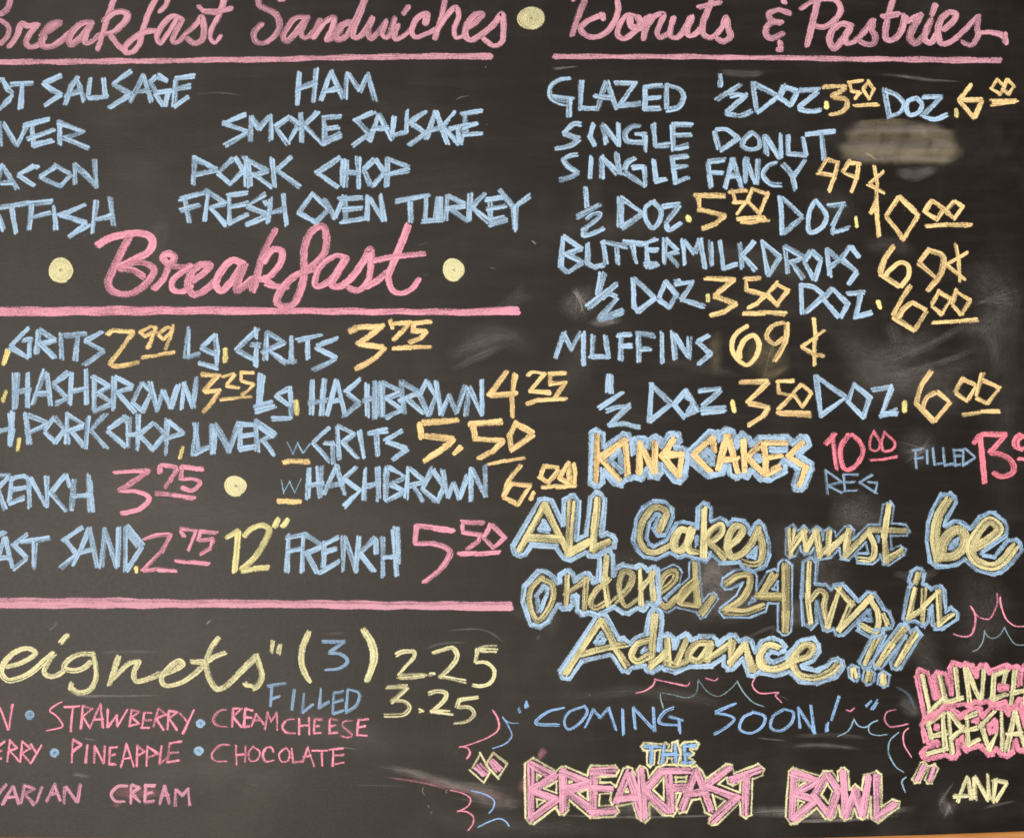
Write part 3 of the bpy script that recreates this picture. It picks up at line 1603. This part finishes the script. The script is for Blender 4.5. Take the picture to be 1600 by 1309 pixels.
605,650 610,885
600,650 765,765
765,775 610,885
~845,675 790,730 800,830 850,885 900,830 910,750 845,675
935,715 1060,700
1055,705 955,850
~955,855 975,900 1070,850
-dot|Y2|8|1|.5
1120,795 1140,830
-price|O|6|2|1
1175,625 1410,635
1200,630 1215,740
1210,740 1415,785
1410,785 1340,850 1240,890
+Single Donut
@1100,180,5
-word|B|5.2|2|1.65
~375,135 315,190 300,240 360,270 430,250 430,190 375,135
475,160 490,310
480,160 590,335
600,150 600,335
660,160 655,300
655,305 800,310
770,175 795,305
795,150 1015,130
920,150 930,350
+Single Fancy
@1100,180,5
-word|B|5.2|2|1.65
325,350 320,520
335,360 400,535
420,355 415,540
~565,375 500,400 460,470 520,540 605,548
610,375 700,480
785,360 700,480
695,480 705,580
-price|O|4|2|1.4
965,345 890,445
895,450 1010,480
965,350 1050,375
1040,375 1020,490 970,595
1140,365 1085,440
1090,450 1190,490
1140,370 1215,385
1210,390 1190,500 1150,605
-cent_sign|O|4|2|1
1400,450 1285,540
1285,545 1405,605
1330,400 1350,530 1350,670
+half dozen 5.50
@1100,180,5
-cents|O|4.5|2|1
195,600 325,595
225,590 240,670
230,680 340,685
325,690 260,775
375,575 340,680
345,685 430,770
430,770 500,610
375,580 500,620
~255,815 350,805 470,805 370,840 290,835
290,840 400,835 500,825
-word|B|5|2|1.5
590,640 615,920
605,645 770,800
775,800 620,925
~870,665 820,770 825,920 920,880 955,790 870,665
970,715 1100,695
1085,700 1000,875
1000,875 1020,930
1015,920 1130,880
-dot|Y2|6|1|.4
1185,800 1192,880
-price|O|6|2|1.2
1340,675 1365,950
1345,685 1300,760
1525,635 1420,785
1420,790 1560,975
@1280,180,5
655,975 770,790
630,640 770,790
-cents|O|5|2|1.2
880,670 825,755
825,760 920,815
920,815 975,735
880,670 975,735
1060,675 990,750
990,755 1055,815
1055,810 1120,715
1060,675 1120,715
830,870 1000,858 1190,860
=menu_line|B|5.2|2|1.65|blue capitals reading Buttermilk Drops 69 cents
@850,360,5
-word
150,50 130,290
155,50 290,145
290,150 150,190
170,180 300,255
300,260 180,325
135,290 180,325
340,110 340,260
340,260 400,290 470,270
465,110 485,260
440,105 480,90 645,130
565,130 575,260
615,90 770,110
690,120 720,250
800,100 810,295
780,105 880,70
810,160 880,150
780,265 885,265
830,290 885,265
945,60 940,255
945,65 1050,165
1050,170 950,190
970,200 1055,280
1090,75 1100,270
1095,80 1180,185
1180,185 1215,70
1225,70 1250,300
1300,95 1310,275
1375,90 1405,310
1400,300 1505,265
1530,105 1545,290
@1150,360,4
110,75 40,160
45,160 125,255
-word
165,75 200,280
165,75 275,165
275,170 205,280
310,105 320,270
310,105 420,170
420,175 335,200
345,200 420,300
470,125 425,200
430,205 490,310
475,130 530,190
530,190 490,310
570,110 585,290
570,115 640,185
640,190 590,230
710,100 660,180
715,100 765,160
660,185 755,260
755,265 700,335
-price|O|5|2|1.8
~990,100 930,180 900,265
900,270 1020,355
~1030,355 1080,280 1075,220 1030,200 960,250 930,290
1210,125 1140,200
1145,205 1240,290
~1220,130 1290,160 1280,270 1200,380
-cent_sign|O|4|2|1
1375,90 1390,200 1400,325
1445,140 1315,215
1315,220 1430,305
=menu_line|B|5.2|2|1.65|blue capitals reading half dozen 3.50 and dozen 6.00 under the buttermilk drops
@850,360,5
-fraction
450,340 415,500
475,340 430,490
560,420 340,600
570,430 370,595
~450,540 500,500 570,520
570,530 430,690
430,690 610,630
430,700 540,680 615,645
-word
695,375 700,600
695,375 865,530
865,540 735,635
705,590 735,635
945,395 900,540
900,545 975,605
975,605 1035,510
950,400 1035,505
1020,420 1160,410
1035,385 1060,400
1160,420 1065,540
1065,540 1245,590
-dot|Y2|8|1|.5
1278,510 1282,555
-price|O|5.5|2|1.3
1265,375 1485,385
1480,390 1330,510
1330,515 1500,575
1500,575 1400,640 1300,670
@1150,360,4
-cents|O|5|2|1.2
55,305 155,300
65,310 65,380
65,375 185,405
185,405 130,460 75,485
255,330 195,400
195,405 260,470
260,465 325,375
255,340 325,375
45,522 180,515 310,525
-word
400,335 420,515
~400,340 480,355 545,405
545,415 430,515
600,365 545,430
545,435 640,540
655,540 695,460
600,365 700,465
700,400 800,385
785,385 745,545
740,545 850,515
-dot|Y2|7|1|.5
885,440 900,485
-price|O|5.5|2|1.4
~1090,350 1030,440 980,530
980,540 1110,620
1120,615 1190,510
1190,500 1100,450
~1100,450 1050,490 1010,550
-cents|O|4.5|2|1.2
1270,380 1225,470
1230,480 1285,525
1285,525 1345,430
1275,390 1345,430
1380,375 1350,460
1350,465 1405,530
1405,525 1465,440
1380,385 1465,440
1225,575 1350,572 1505,560
=menu_line|B|5.2|2|1.65|blue capitals reading Muffins 69 cents
@850,500,4
-word
125,80 75,240
125,85 170,180
170,180 225,90
245,85 250,275
305,95 300,230
290,225 410,235
385,100 400,230
480,100 480,250
460,100 550,85
480,165 545,160
590,85 590,265
570,80 690,100
590,185 665,180
735,80 740,265
805,80 815,245
815,90 905,235
910,105 910,235
1035,95 960,135
960,140 1045,215
1045,215 965,280
-price|O|5|2|1.6
~1275,35 1200,90 1175,150 1190,220 1265,280 1320,230 1340,150 1310,100 1260,120 1220,200 1225,245
~1505,20 1430,40 1390,105 1440,155 1500,110
~1515,20 1510,120 1480,190 1440,255
@1200,500,4
-cent_sign|O|4.5|2|1.2
290,-5 295,130 290,280
350,70 210,165
210,170 270,210 350,230
=menu_line|B|5.2|2|1.65|blue capitals reading half dozen 3.50 and dozen 6.00 under the muffins
@850,500,4
-fraction
405,345 395,450
415,345 420,450
490,450 345,550
~390,570 450,545 535,535
535,535 405,655
405,658 500,650 590,665
-word
670,400 660,640
670,400 790,520
790,525 655,640
885,435 815,530
815,530 870,610
870,605 960,560
885,435 960,565
~885,475 930,510 900,580
970,440 1100,435
1095,445 985,545
985,555 1130,550
990,575 1135,568
-dot|Y2|7|2|.5
1178,505 1188,570
-price|O|5.5|2|1.6
1230,390 1405,385
1400,390 1275,510
1275,515 1400,550
1405,550 1360,610 1275,655
@1200,500,4
-cents|O|4.5|2|1
60,385 155,380
65,390 65,450
65,455 150,470
150,470 65,560
210,400 155,460
160,465 215,540
215,540 270,455
215,400 270,455
60,580 270,580
65,590 270,598
-word
300,350 330,600
300,350 480,480
485,485 335,595
535,400 500,510
500,515 605,610
600,600 635,480
540,400 640,490
655,440 775,415
775,415 710,600
700,605 805,565
710,590 805,580
-dot|Y2|7|2|.5
852,510 855,570
-price|O|5|2|1.5
~1020,320 960,410 925,520
920,520 1040,635
1040,635 1135,515
1135,510 1055,450
~1050,455 990,490 960,560
-cents|O|4.5|2|1.2
1215,365 1170,450
1175,455 1245,505
1245,500 1300,420
1215,370 1305,415
1340,340 1300,480
1300,485 1370,525
1370,520 1445,425
1345,375 1445,425
1215,590 1330,575 1445,570
=heading|O|6|2|1.5|orange capitals outlined in blue reading King Cakes
@900,665,4
-word|O|6.4|2|2|B|8|9.3
130,60 125,345
305,90 155,200
165,215 270,335
315,120 320,300
395,110 395,300
395,110 490,295
490,105 495,290
610,85 545,180
545,190 640,315
660,175 645,305
560,180 665,180
-word|O|6.4|2|2|B|8|9.3
855,75 735,180
858,75 860,160
735,185 840,285
945,60 890,270
950,60 1005,290
895,210 1010,205
1045,90 1055,290
1160,110 1070,195
1075,200 1175,305
1175,110 1190,290
1170,110 1310,105
1190,200 1285,185
1200,300 1270,260
1420,105 1330,190
1330,195 1440,265
1440,265 1395,370
=menu_line|B2|2.6|2|.7|thin blue capitals reading 10.00 reg and filled 13.00
@1250,665,4.571
-price|P7|5.5|2|1.2
230,55 260,310
250,60 180,130
~350,60 290,160 320,310 380,300 450,190 430,120 365,60
-cents|P7|3|2|.9
~530,40 500,110 505,170 550,180 575,130 530,45
~605,45 580,120 595,180 655,175 680,130 605,45
500,248 600,240 690,225
-word
180,320 195,485
180,320 295,400
295,405 195,430
200,430 300,480
310,350 320,465
305,350 415,350
320,405 390,400
310,468 405,460
515,350 425,405
425,405 545,485
550,405 535,480
485,405 550,408
-word
825,175 830,305
800,178 880,165
820,235 880,228
905,175 910,275
950,155 960,280
960,280 1020,270
1020,160 1035,285
1030,285 1095,275
1095,170 1110,290
1095,175 1160,175
1100,215 1150,215
1100,285 1150,275
1165,165 1165,285
1180,165 1250,225
1250,230 1165,285
-price|P7|6|2|1.4
1285,75 1320,405
1280,75 1235,130
1305,65 1470,65
1465,70 1355,195
~1355,195 1440,210 1510,260 1520,330 1440,365 1380,340
-cents|P7|4|2|1
~1570,60 1530,100 1530,150 1590,180
~1570,60 1610,90
~1600,80 1560,110 1570,160 1620,150
1555,235 1620,245
=heading|Y5|5.5|3|2|yellow script outlined in blue reading All Cakes must be ordered 24 hrs in Advance
@790,760,5
-word|Y5|7.3|2|2.7|B|7.14|11.6
305,150 110,485
310,150 430,400 490,515
190,400 410,405
515,130 490,510
490,520 640,440
718,110 682,480
690,490 800,430
@990,760,5
-word|Y5|6.3|2|2.5|B4|5.71|10.1
~205,340 232,280 258,195 170,160 100,220 50,330 50,430 100,500 170,515 250,480 320,440
~440,345 370,330 320,400 320,480 370,500 430,420 455,345
~455,345 430,440 440,500 490,510
555,185 545,535
~550,430 620,330 685,300 690,350 640,410 575,435
595,440 705,550
~740,470 820,400 850,330 800,310 740,400 735,500 770,550 850,520 920,440 975,330
~975,330 1005,430 1010,520 990,590 930,608 870,592
@1210,760,4.103
-word|Y5|5.6|2|2.2|B4|3.81|8.6
110,280 105,430
108,400 185,290
185,290 205,400
205,400 265,290
265,290 295,430
295,440 360,380
355,300 345,420
345,420 475,285
475,285 450,440
455,440 605,295
~605,295 640,390 625,460 550,462
730,130 705,320 720,470
720,470 810,412
610,280 830,278
-word|Y5|6.8|3|3.9|B4|6.19|12.6
~1110,95 1050,200 1030,330 1050,460
~1050,460 1150,450 1220,380 1210,290 1150,280 1085,350 1060,440
~1270,400 1400,320 1440,270 1380,220 1300,300 1260,400 1290,470 1400,510 1470,470 1530,390
@790,860,4
-word|Y5|5.2|2|1.9|B|7.14|10.6
~225,170 160,240 150,340 200,440 260,380 300,280 290,210 225,170
385,165 375,325
380,270 505,185
505,185 490,360
630,40 620,180 640,330
~640,190 560,260 530,330 560,360 640,320
~690,310 770,230 790,150 740,130 710,200 710,260 750,350 830,300
840,130 850,330
855,230 920,145
915,145 920,300
-word|Y7|4.8|3|2.7|B4|3.33|9.1
~960,270 1060,180 1060,130 1010,140 960,220 950,300 1000,350 1070,290
1180,90 1195,330
~1180,190 1100,260 1085,320 1190,345
1095,310 1185,210
1290,300 1230,385
@1090,860,4
-word|Y7|5.0|3|3.5|B4|3.81|10.6
~190,200 250,160 320,155 325,210 280,300 180,370
~180,375 300,380 400,345
470,160 400,270
385,280 520,290
545,100 550,400 543,490
-word|Y5|5.2|2|1.9|B4|5.23|10.6
700,85 690,280 700,440
~700,310 760,245 800,270 790,350 815,460
815,460 885,245
885,250 960,330
955,330 892,485
892,488 1075,300
~1075,300 1128,400 1110,500 1030,465
1165,410 1180,452
-word|Y5|5.2|2|1.9|B4|5.23|10.1
1375,150 1365,188
1355,250 1325,415
1325,415 1400,370
1415,250 1405,430
1410,350 1500,260
1505,260 1510,450
1510,455 1590,402
@790,860,4
-word|Y5|6.3999999999999995|2|2.5|B|6.66|10.4
~600,440 500,580 430,680 378,765
610,450 680,600 755,715
~465,650 600,615 745,590
935,410 915,600 910,720
~900,560 820,590 790,660 820,690 900,650
910,720 1000,640
1010,560 1012,700
~1015,705 1050,715 1125,690
1125,565 1070,690
~1280,575 1200,580 1145,660 1200,685 1275,600
1280,580 1260,680
1265,680 1410,575
1415,570 1405,705
@1090,860,4
210,695 295,590
300,590 335,735
340,740 410,700
~500,600 440,590 390,660 400,720 480,738 560,710 610,660
~610,690 700,650 720,600 670,590 610,650 600,720 640,775 740,790 840,750 875,710
-exclamation_marks|Y5|5.3|2|2.5|B4|4.76|9.1
1135,520 1050,695
1290,490 1210,590 1130,708
1360,520 1310,600 1245,710
-exclamation_dots|Y5|5.8|2|2.5|B4|4.28|8.6
975,745 978,778
1072,770 1068,802
1165,785 1160,822
=burst_line|P3|2.8|1|.3|pink jagged burst line above the Coming Soon lettering
@800,1040,4
-arc
~775,170 830,155 880,120 895,85
890,82 1080,125
~1080,125 1100,120 1108,105
-arc
~1210,78 1270,92 1288,75
@1100,1040,4.444
-arc
~350,90 335,130 380,185 510,183
~515,185 495,205 540,255
=burst_line|BG2|2.3|1|.3|thin grey blue burst line above the Coming Soon lettering
@800,1040,4
~945,260 930,210 925,170
~925,165 1000,180 1100,200 1150,170 1162,90
~1165,90 1220,160 1290,190 1360,150 1408,97
~1408,97 1450,170 1510,230 1575,255
=burst_line|P3|2.8|1|.3|pink burst line right of the Coming Soon lettering
@1100,1040,4.444
-arc
~985,303 1015,315 1045,292
-arc
~1330,303 1270,320 1255,370 1290,420 1360,415 1420,400
~1420,430 1390,460 1390,540 1440,628
=burst_line|BG|2.3|1|.3|thin blue burst line right of the Coming Soon lettering
~928,490 1000,450 1040,370
~1040,370 1070,415 1120,425 1170,390 1205,375
~1205,378 1150,410 1150,460 1200,480 1270,475
~1350,460 1290,520 1280,600 1330,700 1385,737
~1405,768 1375,800 1398,875
=burst_line|P3|2.8|1|.3|pink burst line above the Lunch Special lettering
@1440,900,8.18
~400,740 470,765 560,775 630,750 670,650 685,540 665,450 620,382
~660,455 720,520 800,550 870,545 930,440 965,340 960,225
~1000,255 1020,400 1090,560 1200,635 1330,635
=burst_line|BG2|2.3|1|.3|thin grey burst line above the Lunch Special lettering
~650,960 710,940 780,840 805,685
~805,700 850,770 920,790 1000,750 1062,655
~1062,655 1120,770 1200,870 1330,880
=menu_line|B3|3|2|1|thin blue capitals reading Coming Soon
@800,1040,4
-quotation_mark
45,265 50,290
90,225 100,260
85,240 90,262
-word
~330,260 220,290 150,355 290,370
~450,250 350,290 325,350 350,395 430,350 470,280 450,250
510,270 455,385
510,275 550,320
550,320 605,262
605,265 650,400
690,265 697,425
760,260 770,400
760,265 885,398
885,260 890,400
~1010,260 950,290 920,350 1050,372
1045,345 1045,410
985,318 1070,340
-word
@1100,1040,4.444
~215,260 80,325
~80,330 160,340 210,370 160,420 70,470
~340,320 270,360 250,440 330,465 410,410 420,350 340,320
~560,300 480,350 465,430 530,450 610,390 620,320 560,300
655,290 665,430
655,290 770,470
740,270 765,460
940,210 885,372
858,398 848,450
-quotation_mark
1160,245 1125,278
1202,248 1165,305
=menu_line|B3|3.8|1|.8|small blue word The outlined in yellow above Breakfast Bowl
@800,1040,4
-word|B3|4|2|1.2|Y4|3.8|5.8
830,505 915,505
870,510 868,605
955,500 940,603
1022,490 1025,605
945,555 1030,550
1082,500 1085,605
1080,500 1145,497
1080,550 1115,550
1080,605 1118,605
=heading|P5|5|3|3|large pink capitals outlined in yellow reading Breakfast Bowl
@640,1040,4.866
-quotation_mark|P5|5|4|4.6|Y4|0|0
515,760 575,820
620,715 685,790
-quotation_mark|Y4|3.6|1|.4
540,658 478,775
458,793 565,888
565,885 615,800
535,660 612,795
635,660 585,750
585,755 675,855
675,850 745,740
635,660 745,742
@800,1040,4
-word|P5|4.6|4|4.1|Y4|3.6|9
118,620 120,940
125,615 255,690
255,690 130,770
130,780 270,830
270,840 125,950
315,665 315,895
325,665 465,725
465,735 330,780
350,790 500,905
510,665 510,895
510,655 635,658
520,765 610,765
500,915 630,905
725,665 650,840
735,680 810,925
670,825 790,820
810,660 825,940
930,665 835,770
845,790 960,900
985,670 990,900
960,655 1100,655
990,760 1090,758
1150,660 1065,885
1160,675 1240,890
1095,800 1210,790
1350,645 1220,745
1230,760 1400,822
1400,822 1262,960
1380,710 1540,650
1465,710 1460,915
@1100,1040,4.444
-word|P5|4.6|4|3.6|Y4|3.6|8.3
625,740 605,1040
630,740 790,795
790,805 645,880
645,890 770,930
770,945 625,1060
850,760 770,890
770,900 865,1030
875,1030 930,880
860,760 935,870
965,740 985,1035
990,1030 1050,860
1050,870 1095,1030
1100,1030 1140,780
1195,770 1195,1045
1200,1050 1320,960
=heading|Y4|4|2|1.8|yellow capitals outlined in pink reading Lunch Special
@1360,1000,4.2375
-word|Y4|3.8|3|2.0|P6|7.2|9.4
345,235 395,480
395,470 470,400
460,245 500,410
500,410 600,385
560,190 580,375
630,195 650,400
640,200 720,375
745,200 740,375
900,205 820,230
820,230 805,385
810,390 890,360
895,215 880,270
955,210 930,410
945,350 1030,330
1040,200 1030,420
-word|Y4|3.8|3|2.0|P6|7.2|9.4
480,490 380,550
385,550 400,640
400,640 490,615
480,500 492,720
490,720 380,750
520,500 540,740
525,490 610,580
610,580 540,650
640,510 645,690
640,510 695,485
645,600 700,580
650,690 712,660
815,480 735,560
735,560 785,720
785,720 830,630
868,480 875,715
950,480 905,720
960,480 1015,700
910,620 990,620
1060,480 1070,720
-quotation_mark|P5|4|3|2|Y4|3|6.5
355,830 308,922
418,845 392,920
=menu_line|Y4|3.6|3|1.6|pale yellow capitals reading And
-word
640,905 575,1070
650,910 662,1050
555,1030 650,1028
688,905 692,1050
695,910 778,1055
778,890 785,1050
825,920 812,1065
815,925 905,945
903,950 825,1065'''
SMUDGES = r'''OVAL|1406,229,104,38|Y|.07
# x,y,w polylines | color | strength
S3|1325,194,9 1390,190,10 1440,192,6|Y|.16
S3|1350,238,4 1362,244,4 1372,252,3|Y|.55
S3|1395,268,14 1430,272,22 1470,262,10|W|.14
S|1080,880,40 1120,900,80 1150,930,60|W|.17
S|1060,935,50 1110,945,60 1210,940,50|W|.13
S|1130,870,30 1090,930,60|W|.10
S|1240,930,70 1240,985,60|W|.09
S|1290,790,50 1340,805,75 1390,800,40|W|.11
S|1270,815,40 1260,870,50|W|.07
S|1120,510,20 1117,545,26 1120,590,14|Y|.10
S|1160,530,60 1200,560,70 1240,555,50|Y|.10
S|1180,580,16 1205,586,14 1235,570,8|Y|.14
S|1300,515,40 1370,560,60 1480,510,40|W|.08
S|1390,500,30 1400,540,26|W|.08
S|1470,520,30 1540,515,30 1560,600,20|W|.06
S|1290,570,40 1420,590,46 1560,560,30|W|.06
S|1560,300,60 1570,600,80 1565,900,60|W|.03
S|1470,630,50 1490,600,70|W|.035
S|1455,665,30 1430,700,60 1470,720,40|W|.06
S|570,1192,8 640,1206,14 720,1228,20 820,1243,26|W|.22
S|620,1205,10 720,1232,14 820,1250,20|P|.22
S|720,1238,16 770,1250,26 822,1258,14|W|.16
S3|600,1213,3 660,1222,4 700,1232,3|P|.4
S3|840,1272,3 1000,1276,4 1160,1272,2|W|.2
S3|1150,1266,14 1250,1268,18 1330,1270,16 1440,1262,8|W|.24
S3|1215,1283,4 1330,1280,6 1420,1272,3|W|.3
S|900,1255,20 1000,1262,26 1100,1258,14|W|.1
S|870,465,30 905,475,50 925,440,20|W|.12
S|915,505,10 940,503,16 975,500,10|W|.22
S3|895,452,1.5 910,480,2 905,492,1|W|.4
S3|915,450,1 900,478,1.5|W|.35
S|690,560,24 760,535,30 820,520,12|W|.10
S3|700,580,8 760,552,14 800,535,6|W|.10
S|1010,560,10 1100,575,20 1180,590,8|W|.04
S3|95,1080,2 125,1086,5 170,1087,3 260,1086,2|W|.32
S3|150,1020,6 200,1018,4 260,1018,2|W|.16
S3|112,1208,7 140,1213,6|W|.3
S3|170,1233,20 215,1240,16 260,1235,8|P|.28
S3|185,1250,16 180,1262,6|P|.3
S3|520,1167,1.5 545,1168,2 560,1171,1|W|.35
S3|130,1153,2 150,1156,3|W|.3
S3|0,1155,1.5 20,1156,2|W|.2
S3|390,1225,2 405,1228,2|W|.18
S3|540,1225,1.5 640,1228,2|W|.08
S3|300,148,1 345,145,2 380,150,1|W|.15
S3|710,158,1.5 720,152,2 735,150,1|W|.3
S3|830,375,2 838,382,3|W|.45
S3|860,108,6 885,106,3 905,104,2|W|.25
S3|1120,112,10 1170,116,12 1200,112,5|W|.13
S3|1395,118,3 1450,125,5 1510,128,3|W|.16
S3|1370,116,2 1410,119,4 1450,122,2|W|.14
S|850,1100,20 1000,1080,24 1180,1110,16|W|.06
S3|1230,1165,6 1290,1164,8 1350,1170,4|W|.14
S3|1180,1152,3 1230,1157,2|W|.2
S3|700,1245,2 820,1262,3|W|.1
S3|662,1228,1.2 660,1236,2 664,1242,1|Y|.4
S3|669,1256,2 670,1262,3|W|.25
S3|672,1268,4 676,1269,4|W|.3
S3|698,1232,3 697,1240,4|P|.3
S3|840,1188,7 850,1172,12 853,1168,10|P|.4
S|815,1240,18 822,1210,12|P|.25
S3|1145,1270,3 1300,1262,2|W|.14
S|1470,1230,10 1478,1265,24 1500,1245,10|W|.1
S3|1465,1260,5 1480,1235,5 1492,1220,2|W|.18
S3|1535,1262,4 1560,1256,4 1590,1250,3|W|.16
S|1400,1090,24 1425,1105,30 1440,1125,14|W|.10
S3|1395,1070,3 1420,1085,5 1430,1110,2|B|.25
S3|1390,895,10 1440,900,16 1470,890,8|W|.08
S|900,350,40 1020,352,60 1100,345,30|W|.03
S|1250,315,40 1300,322,46 1350,330,26|W|.05
S|1340,390,30 1400,385,30 1440,400,16|W|.06
S|0,820,60 300,800,90 620,830,50|W|.03
S|0,700,60 200,760,90 420,700,50|W|.03
S3|75,985,3 85,978,3 90,970,2|W|.25
S3|322,975,3 330,968,3|W|.35
S3|1158,1000,4 1210,980,6 1200,1000,3|W|.1
S|1340,995,30 1430,1010,60 1480,1080,30|W|.06
S3|795,1010,2 760,985,4 690,985,2|W|.13
S3|660,1015,3 690,1005,4 730,1003,2|W|.16
S3|510,990,4 540,988,4|W|.12
S3|740,1250,2 900,1252,3|W|.06
S3|260,330,8 250,360,30 240,440,20|W|.05
S3|180,360,1 184,354,1.5|W|.4
S3|650,385,1 670,378,1|W|.3
S3|660,432,1 670,428,1|W|.3
S3|770,490,16 830,450,30|W|.06
S3|765,418,2 775,420,2|W|.15
S3|345,145,2 350,147,2|W|.3
S|790,960,20 850,960,40 870,1000,20|W|.08
S3|845,990,5 838,1000,6|B|.15
S|560,300,60 740,290,80 830,310,40|W|.02
S3|1215,1085,2 1235,1094,2|W|.1

S|1290,640,40 1400,600,80 1540,640,50|W|.05
S|880,640,60 900,560,70 930,500,40|W|.04
S|1180,820,60 1260,870,90 1330,960,60|W|.06
S|1500,880,60 1540,960,90 1500,1050,60|W|.05
S|150,1240,40 320,1200,70 500,1240,40|W|.04
S|420,1110,30 560,1150,60 640,1180,40|W|.05
S|640,1270,30 780,1290,40 980,1290,20|W|.04
S|1010,420,50 1150,400,40 1340,470,50|W|.035
S|1490,410,60 1560,470,80 1500,560,60|W|.06
S3|1395,560,10 1450,540,14 1520,500,8|W|.09
S3|1370,590,8 1440,575,12 1540,540,8|W|.08
S3|1235,1150,5 1300,1148,7 1365,1153,4|W|.1
S|700,540,30 780,520,40 850,560,30|W|.05
'''

class Style: pass
def parse():
    parts = []; cur = None; word = None; ox = oy = 0; sc = 1
    for ln in DATA.split('\n'):
        ln = ln.strip()
        if not ln: continue
        c = ln[0]
        if c == '=':
            nm, col, w_, n_, j_, lab = ln[1:].split('|')
            cur = dict(name=nm, label=lab, style=(col, float(w_), int(n_), float(j_), None, 0, 0), words=[]); parts.append(cur); word = None
        elif c == '+':
            cur = [p_ for p_ in parts if ln[1:] in p_['label']][0]; word = None
        elif c == '@': ox, oy, sc = (float(t) for t in ln[1:].split(','))
        elif c == '-' and ln[1].isalpha():
            q = ln[1:].split('|'); st = cur['style']
            if len(q) >= 5: st = (q[1], float(q[2]), int(q[3]), float(q[4])) + ((q[5], float(q[6]), float(q[7])) if len(q) > 5 else (None, 0, 0))
            word = dict(name=q[0], style=st, strokes=[]); cur['words'].append(word)
        else:
            if word is None:
                word = dict(name=None, style=cur['style'], strokes=[]); cur['words'].append(word)
            kind = c if c in '~#o' else ''
            body = ln[1:] if kind else ln
            if kind == 'o':
                a = [float(t) for t in body.split(',')]
                word['strokes'].append(('o', (ox + a[0] / sc, oy + a[1] / sc, a[2] / sc, a[3] / sc)))
            else:
                pts = []
                for t in body.split():
                    a = [float(k_) for k_ in t.split(',')]
                    pts.append((ox + a[0] / sc, oy + a[1] / sc) + tuple(a[2:]))
                word['strokes'].append((kind, pts))
    return parts

def write_word(M, wdat):
    col, wd, n, jit, oc, ow, orad = wdat['style']; mat = MAT[col]
    for kind, pts in wdat['strokes']:
        if kind == 'o': dot(M, *pts, mat)
        elif kind == '#':
            p = resample(np.array(pts, float), 8.0)
            for k_ in range(n + 1):
                u = k_ / n * 2 - 1
                ww = p[:, 2] * .62
                oo = (p[:, 2] - ww) * .5 * u
                ww = ww * (1 + .10 * np.sin(np.arange(len(p)) * .31 + k_ * 1.7) + .07 * np.sin(np.arange(len(p)) * .83 + k_))
                wob = .5 * np.sin(np.arange(len(p)) * .7 + k_ * 2) + .25 * np.sin(np.arange(len(p)) * .23 + k_)
                q = np.stack([p[:, 0], p[:, 1] + oo + wob], 1)
                q[0, 0] += R.uniform(-3, 3); q[-1, 0] += R.uniform(-5, 1)
                M.ribbon(q, ww, mat)
        else: stroke(M, pts, kind == '~', wd, n, jit, mat, max(0.0, orad - ow / 2 - wd * .3) * .75 if oc else 0.0)
    if oc and orad > 0:
        segs = []
        for kind, pts in wdat['strokes']:
            p = path(pts, kind == '~')[:, :2]
            if kind == '~': p = p[::2] if len(p) > 8 else p
            segs += [(a, b) for a, b in zip(p[:-1], p[1:])]
        for lp in contours(segs, orad):
            if len(lp) > 5: lp = [np.array(p_) + (R.uniform(-.7, .7), R.uniform(-.7, .7)) for p_ in lp[:-1]]; lp.append(lp[0])
            for a, b in zip(lp, lp[1:]):
                L = np.hypot(*(b - a))
                if L < 1: continue
                m_ = 2 if ow > 4.4 else 1
                stroke(M, [a, b], False, ow * (.72 if m_ == 2 else 1), m_, ow * .22 if m_ == 2 else .25, MAT[oc], R.uniform(0, 1.3))

for i, part in enumerate(parse()):
    base = 0.00012 + (i % 3) * 0.0005
    named = [w_ for w_ in part['words'] if w_['name']]
    loose = [w_ for w_ in part['words'] if not w_['name']]
    if loose:
        M = Marks(base)
        for w_ in loose: write_word(M, w_)
        holder = M.build(part['name'], root)
    else:
        holder = bpy.data.objects.new(part['name'], None); C.objects.link(holder); holder.parent = root
    holder['label'] = part['label']
    for w_ in named:
        M = Marks(base); write_word(M, w_); M.build(w_['name'], holder)

for ln in SMUDGES.split('\n'):
    ln = ln.strip()
    if not ln or ln[0] == '#': continue
    k_, body, col, st = ln.split('|')
    if k_ == 'OVAL':      # an erased price: many flat wipes over one another
        cx, cy, rx, ry = (float(t) for t in body.split(','))
        M = Marks(0.00004)
        for i in range(40):
            v = R.uniform(-1, 1) * .92; half = rx * (1 - abs(v) ** 2.6) ** .5
            a = cx - half * R.uniform(.82, 1.03); b = cx + half * R.uniform(.80, 1.03)
            if i % 4 == 3: a = cx - half * R.uniform(-.2, .7)
            yy = cy + v * ry; tl = R.uniform(-3, 3)
            xs = np.linspace(a, b, 26); u = np.linspace(-1, 1, 26)
            M.ribbon(np.stack([xs, yy + tl * u - 3.5 * (1 - u * u) * R.uniform(.2, 1)], 1), np.full(26, R.uniform(7, 30)), DMAT[col if R.random() < .75 else 'W'], (float(st) * R.uniform(.2, 1.8), .9), .10)
        M.build('chalk_smudge', root)
        continue
    pts = [tuple(float(t) for t in q.split(',')) for q in body.split()]
    p = smooth(np.array(pts, float), 6.0) if len(pts) > 2 else resample(np.array(pts, float), 6.0)
    M = Marks(0.00003 + R.uniform(0, .00006)); M.ribbon(p[:, :2], p[:, 2] * 1.35, DMAT[col], (float(st) * (1.6 if k_ == 'S' else 1.15), 1.1 if k_ == 'S' else .75), .42 if k_ == 'S' else .3)
    M.build('chalk_smudge', root)
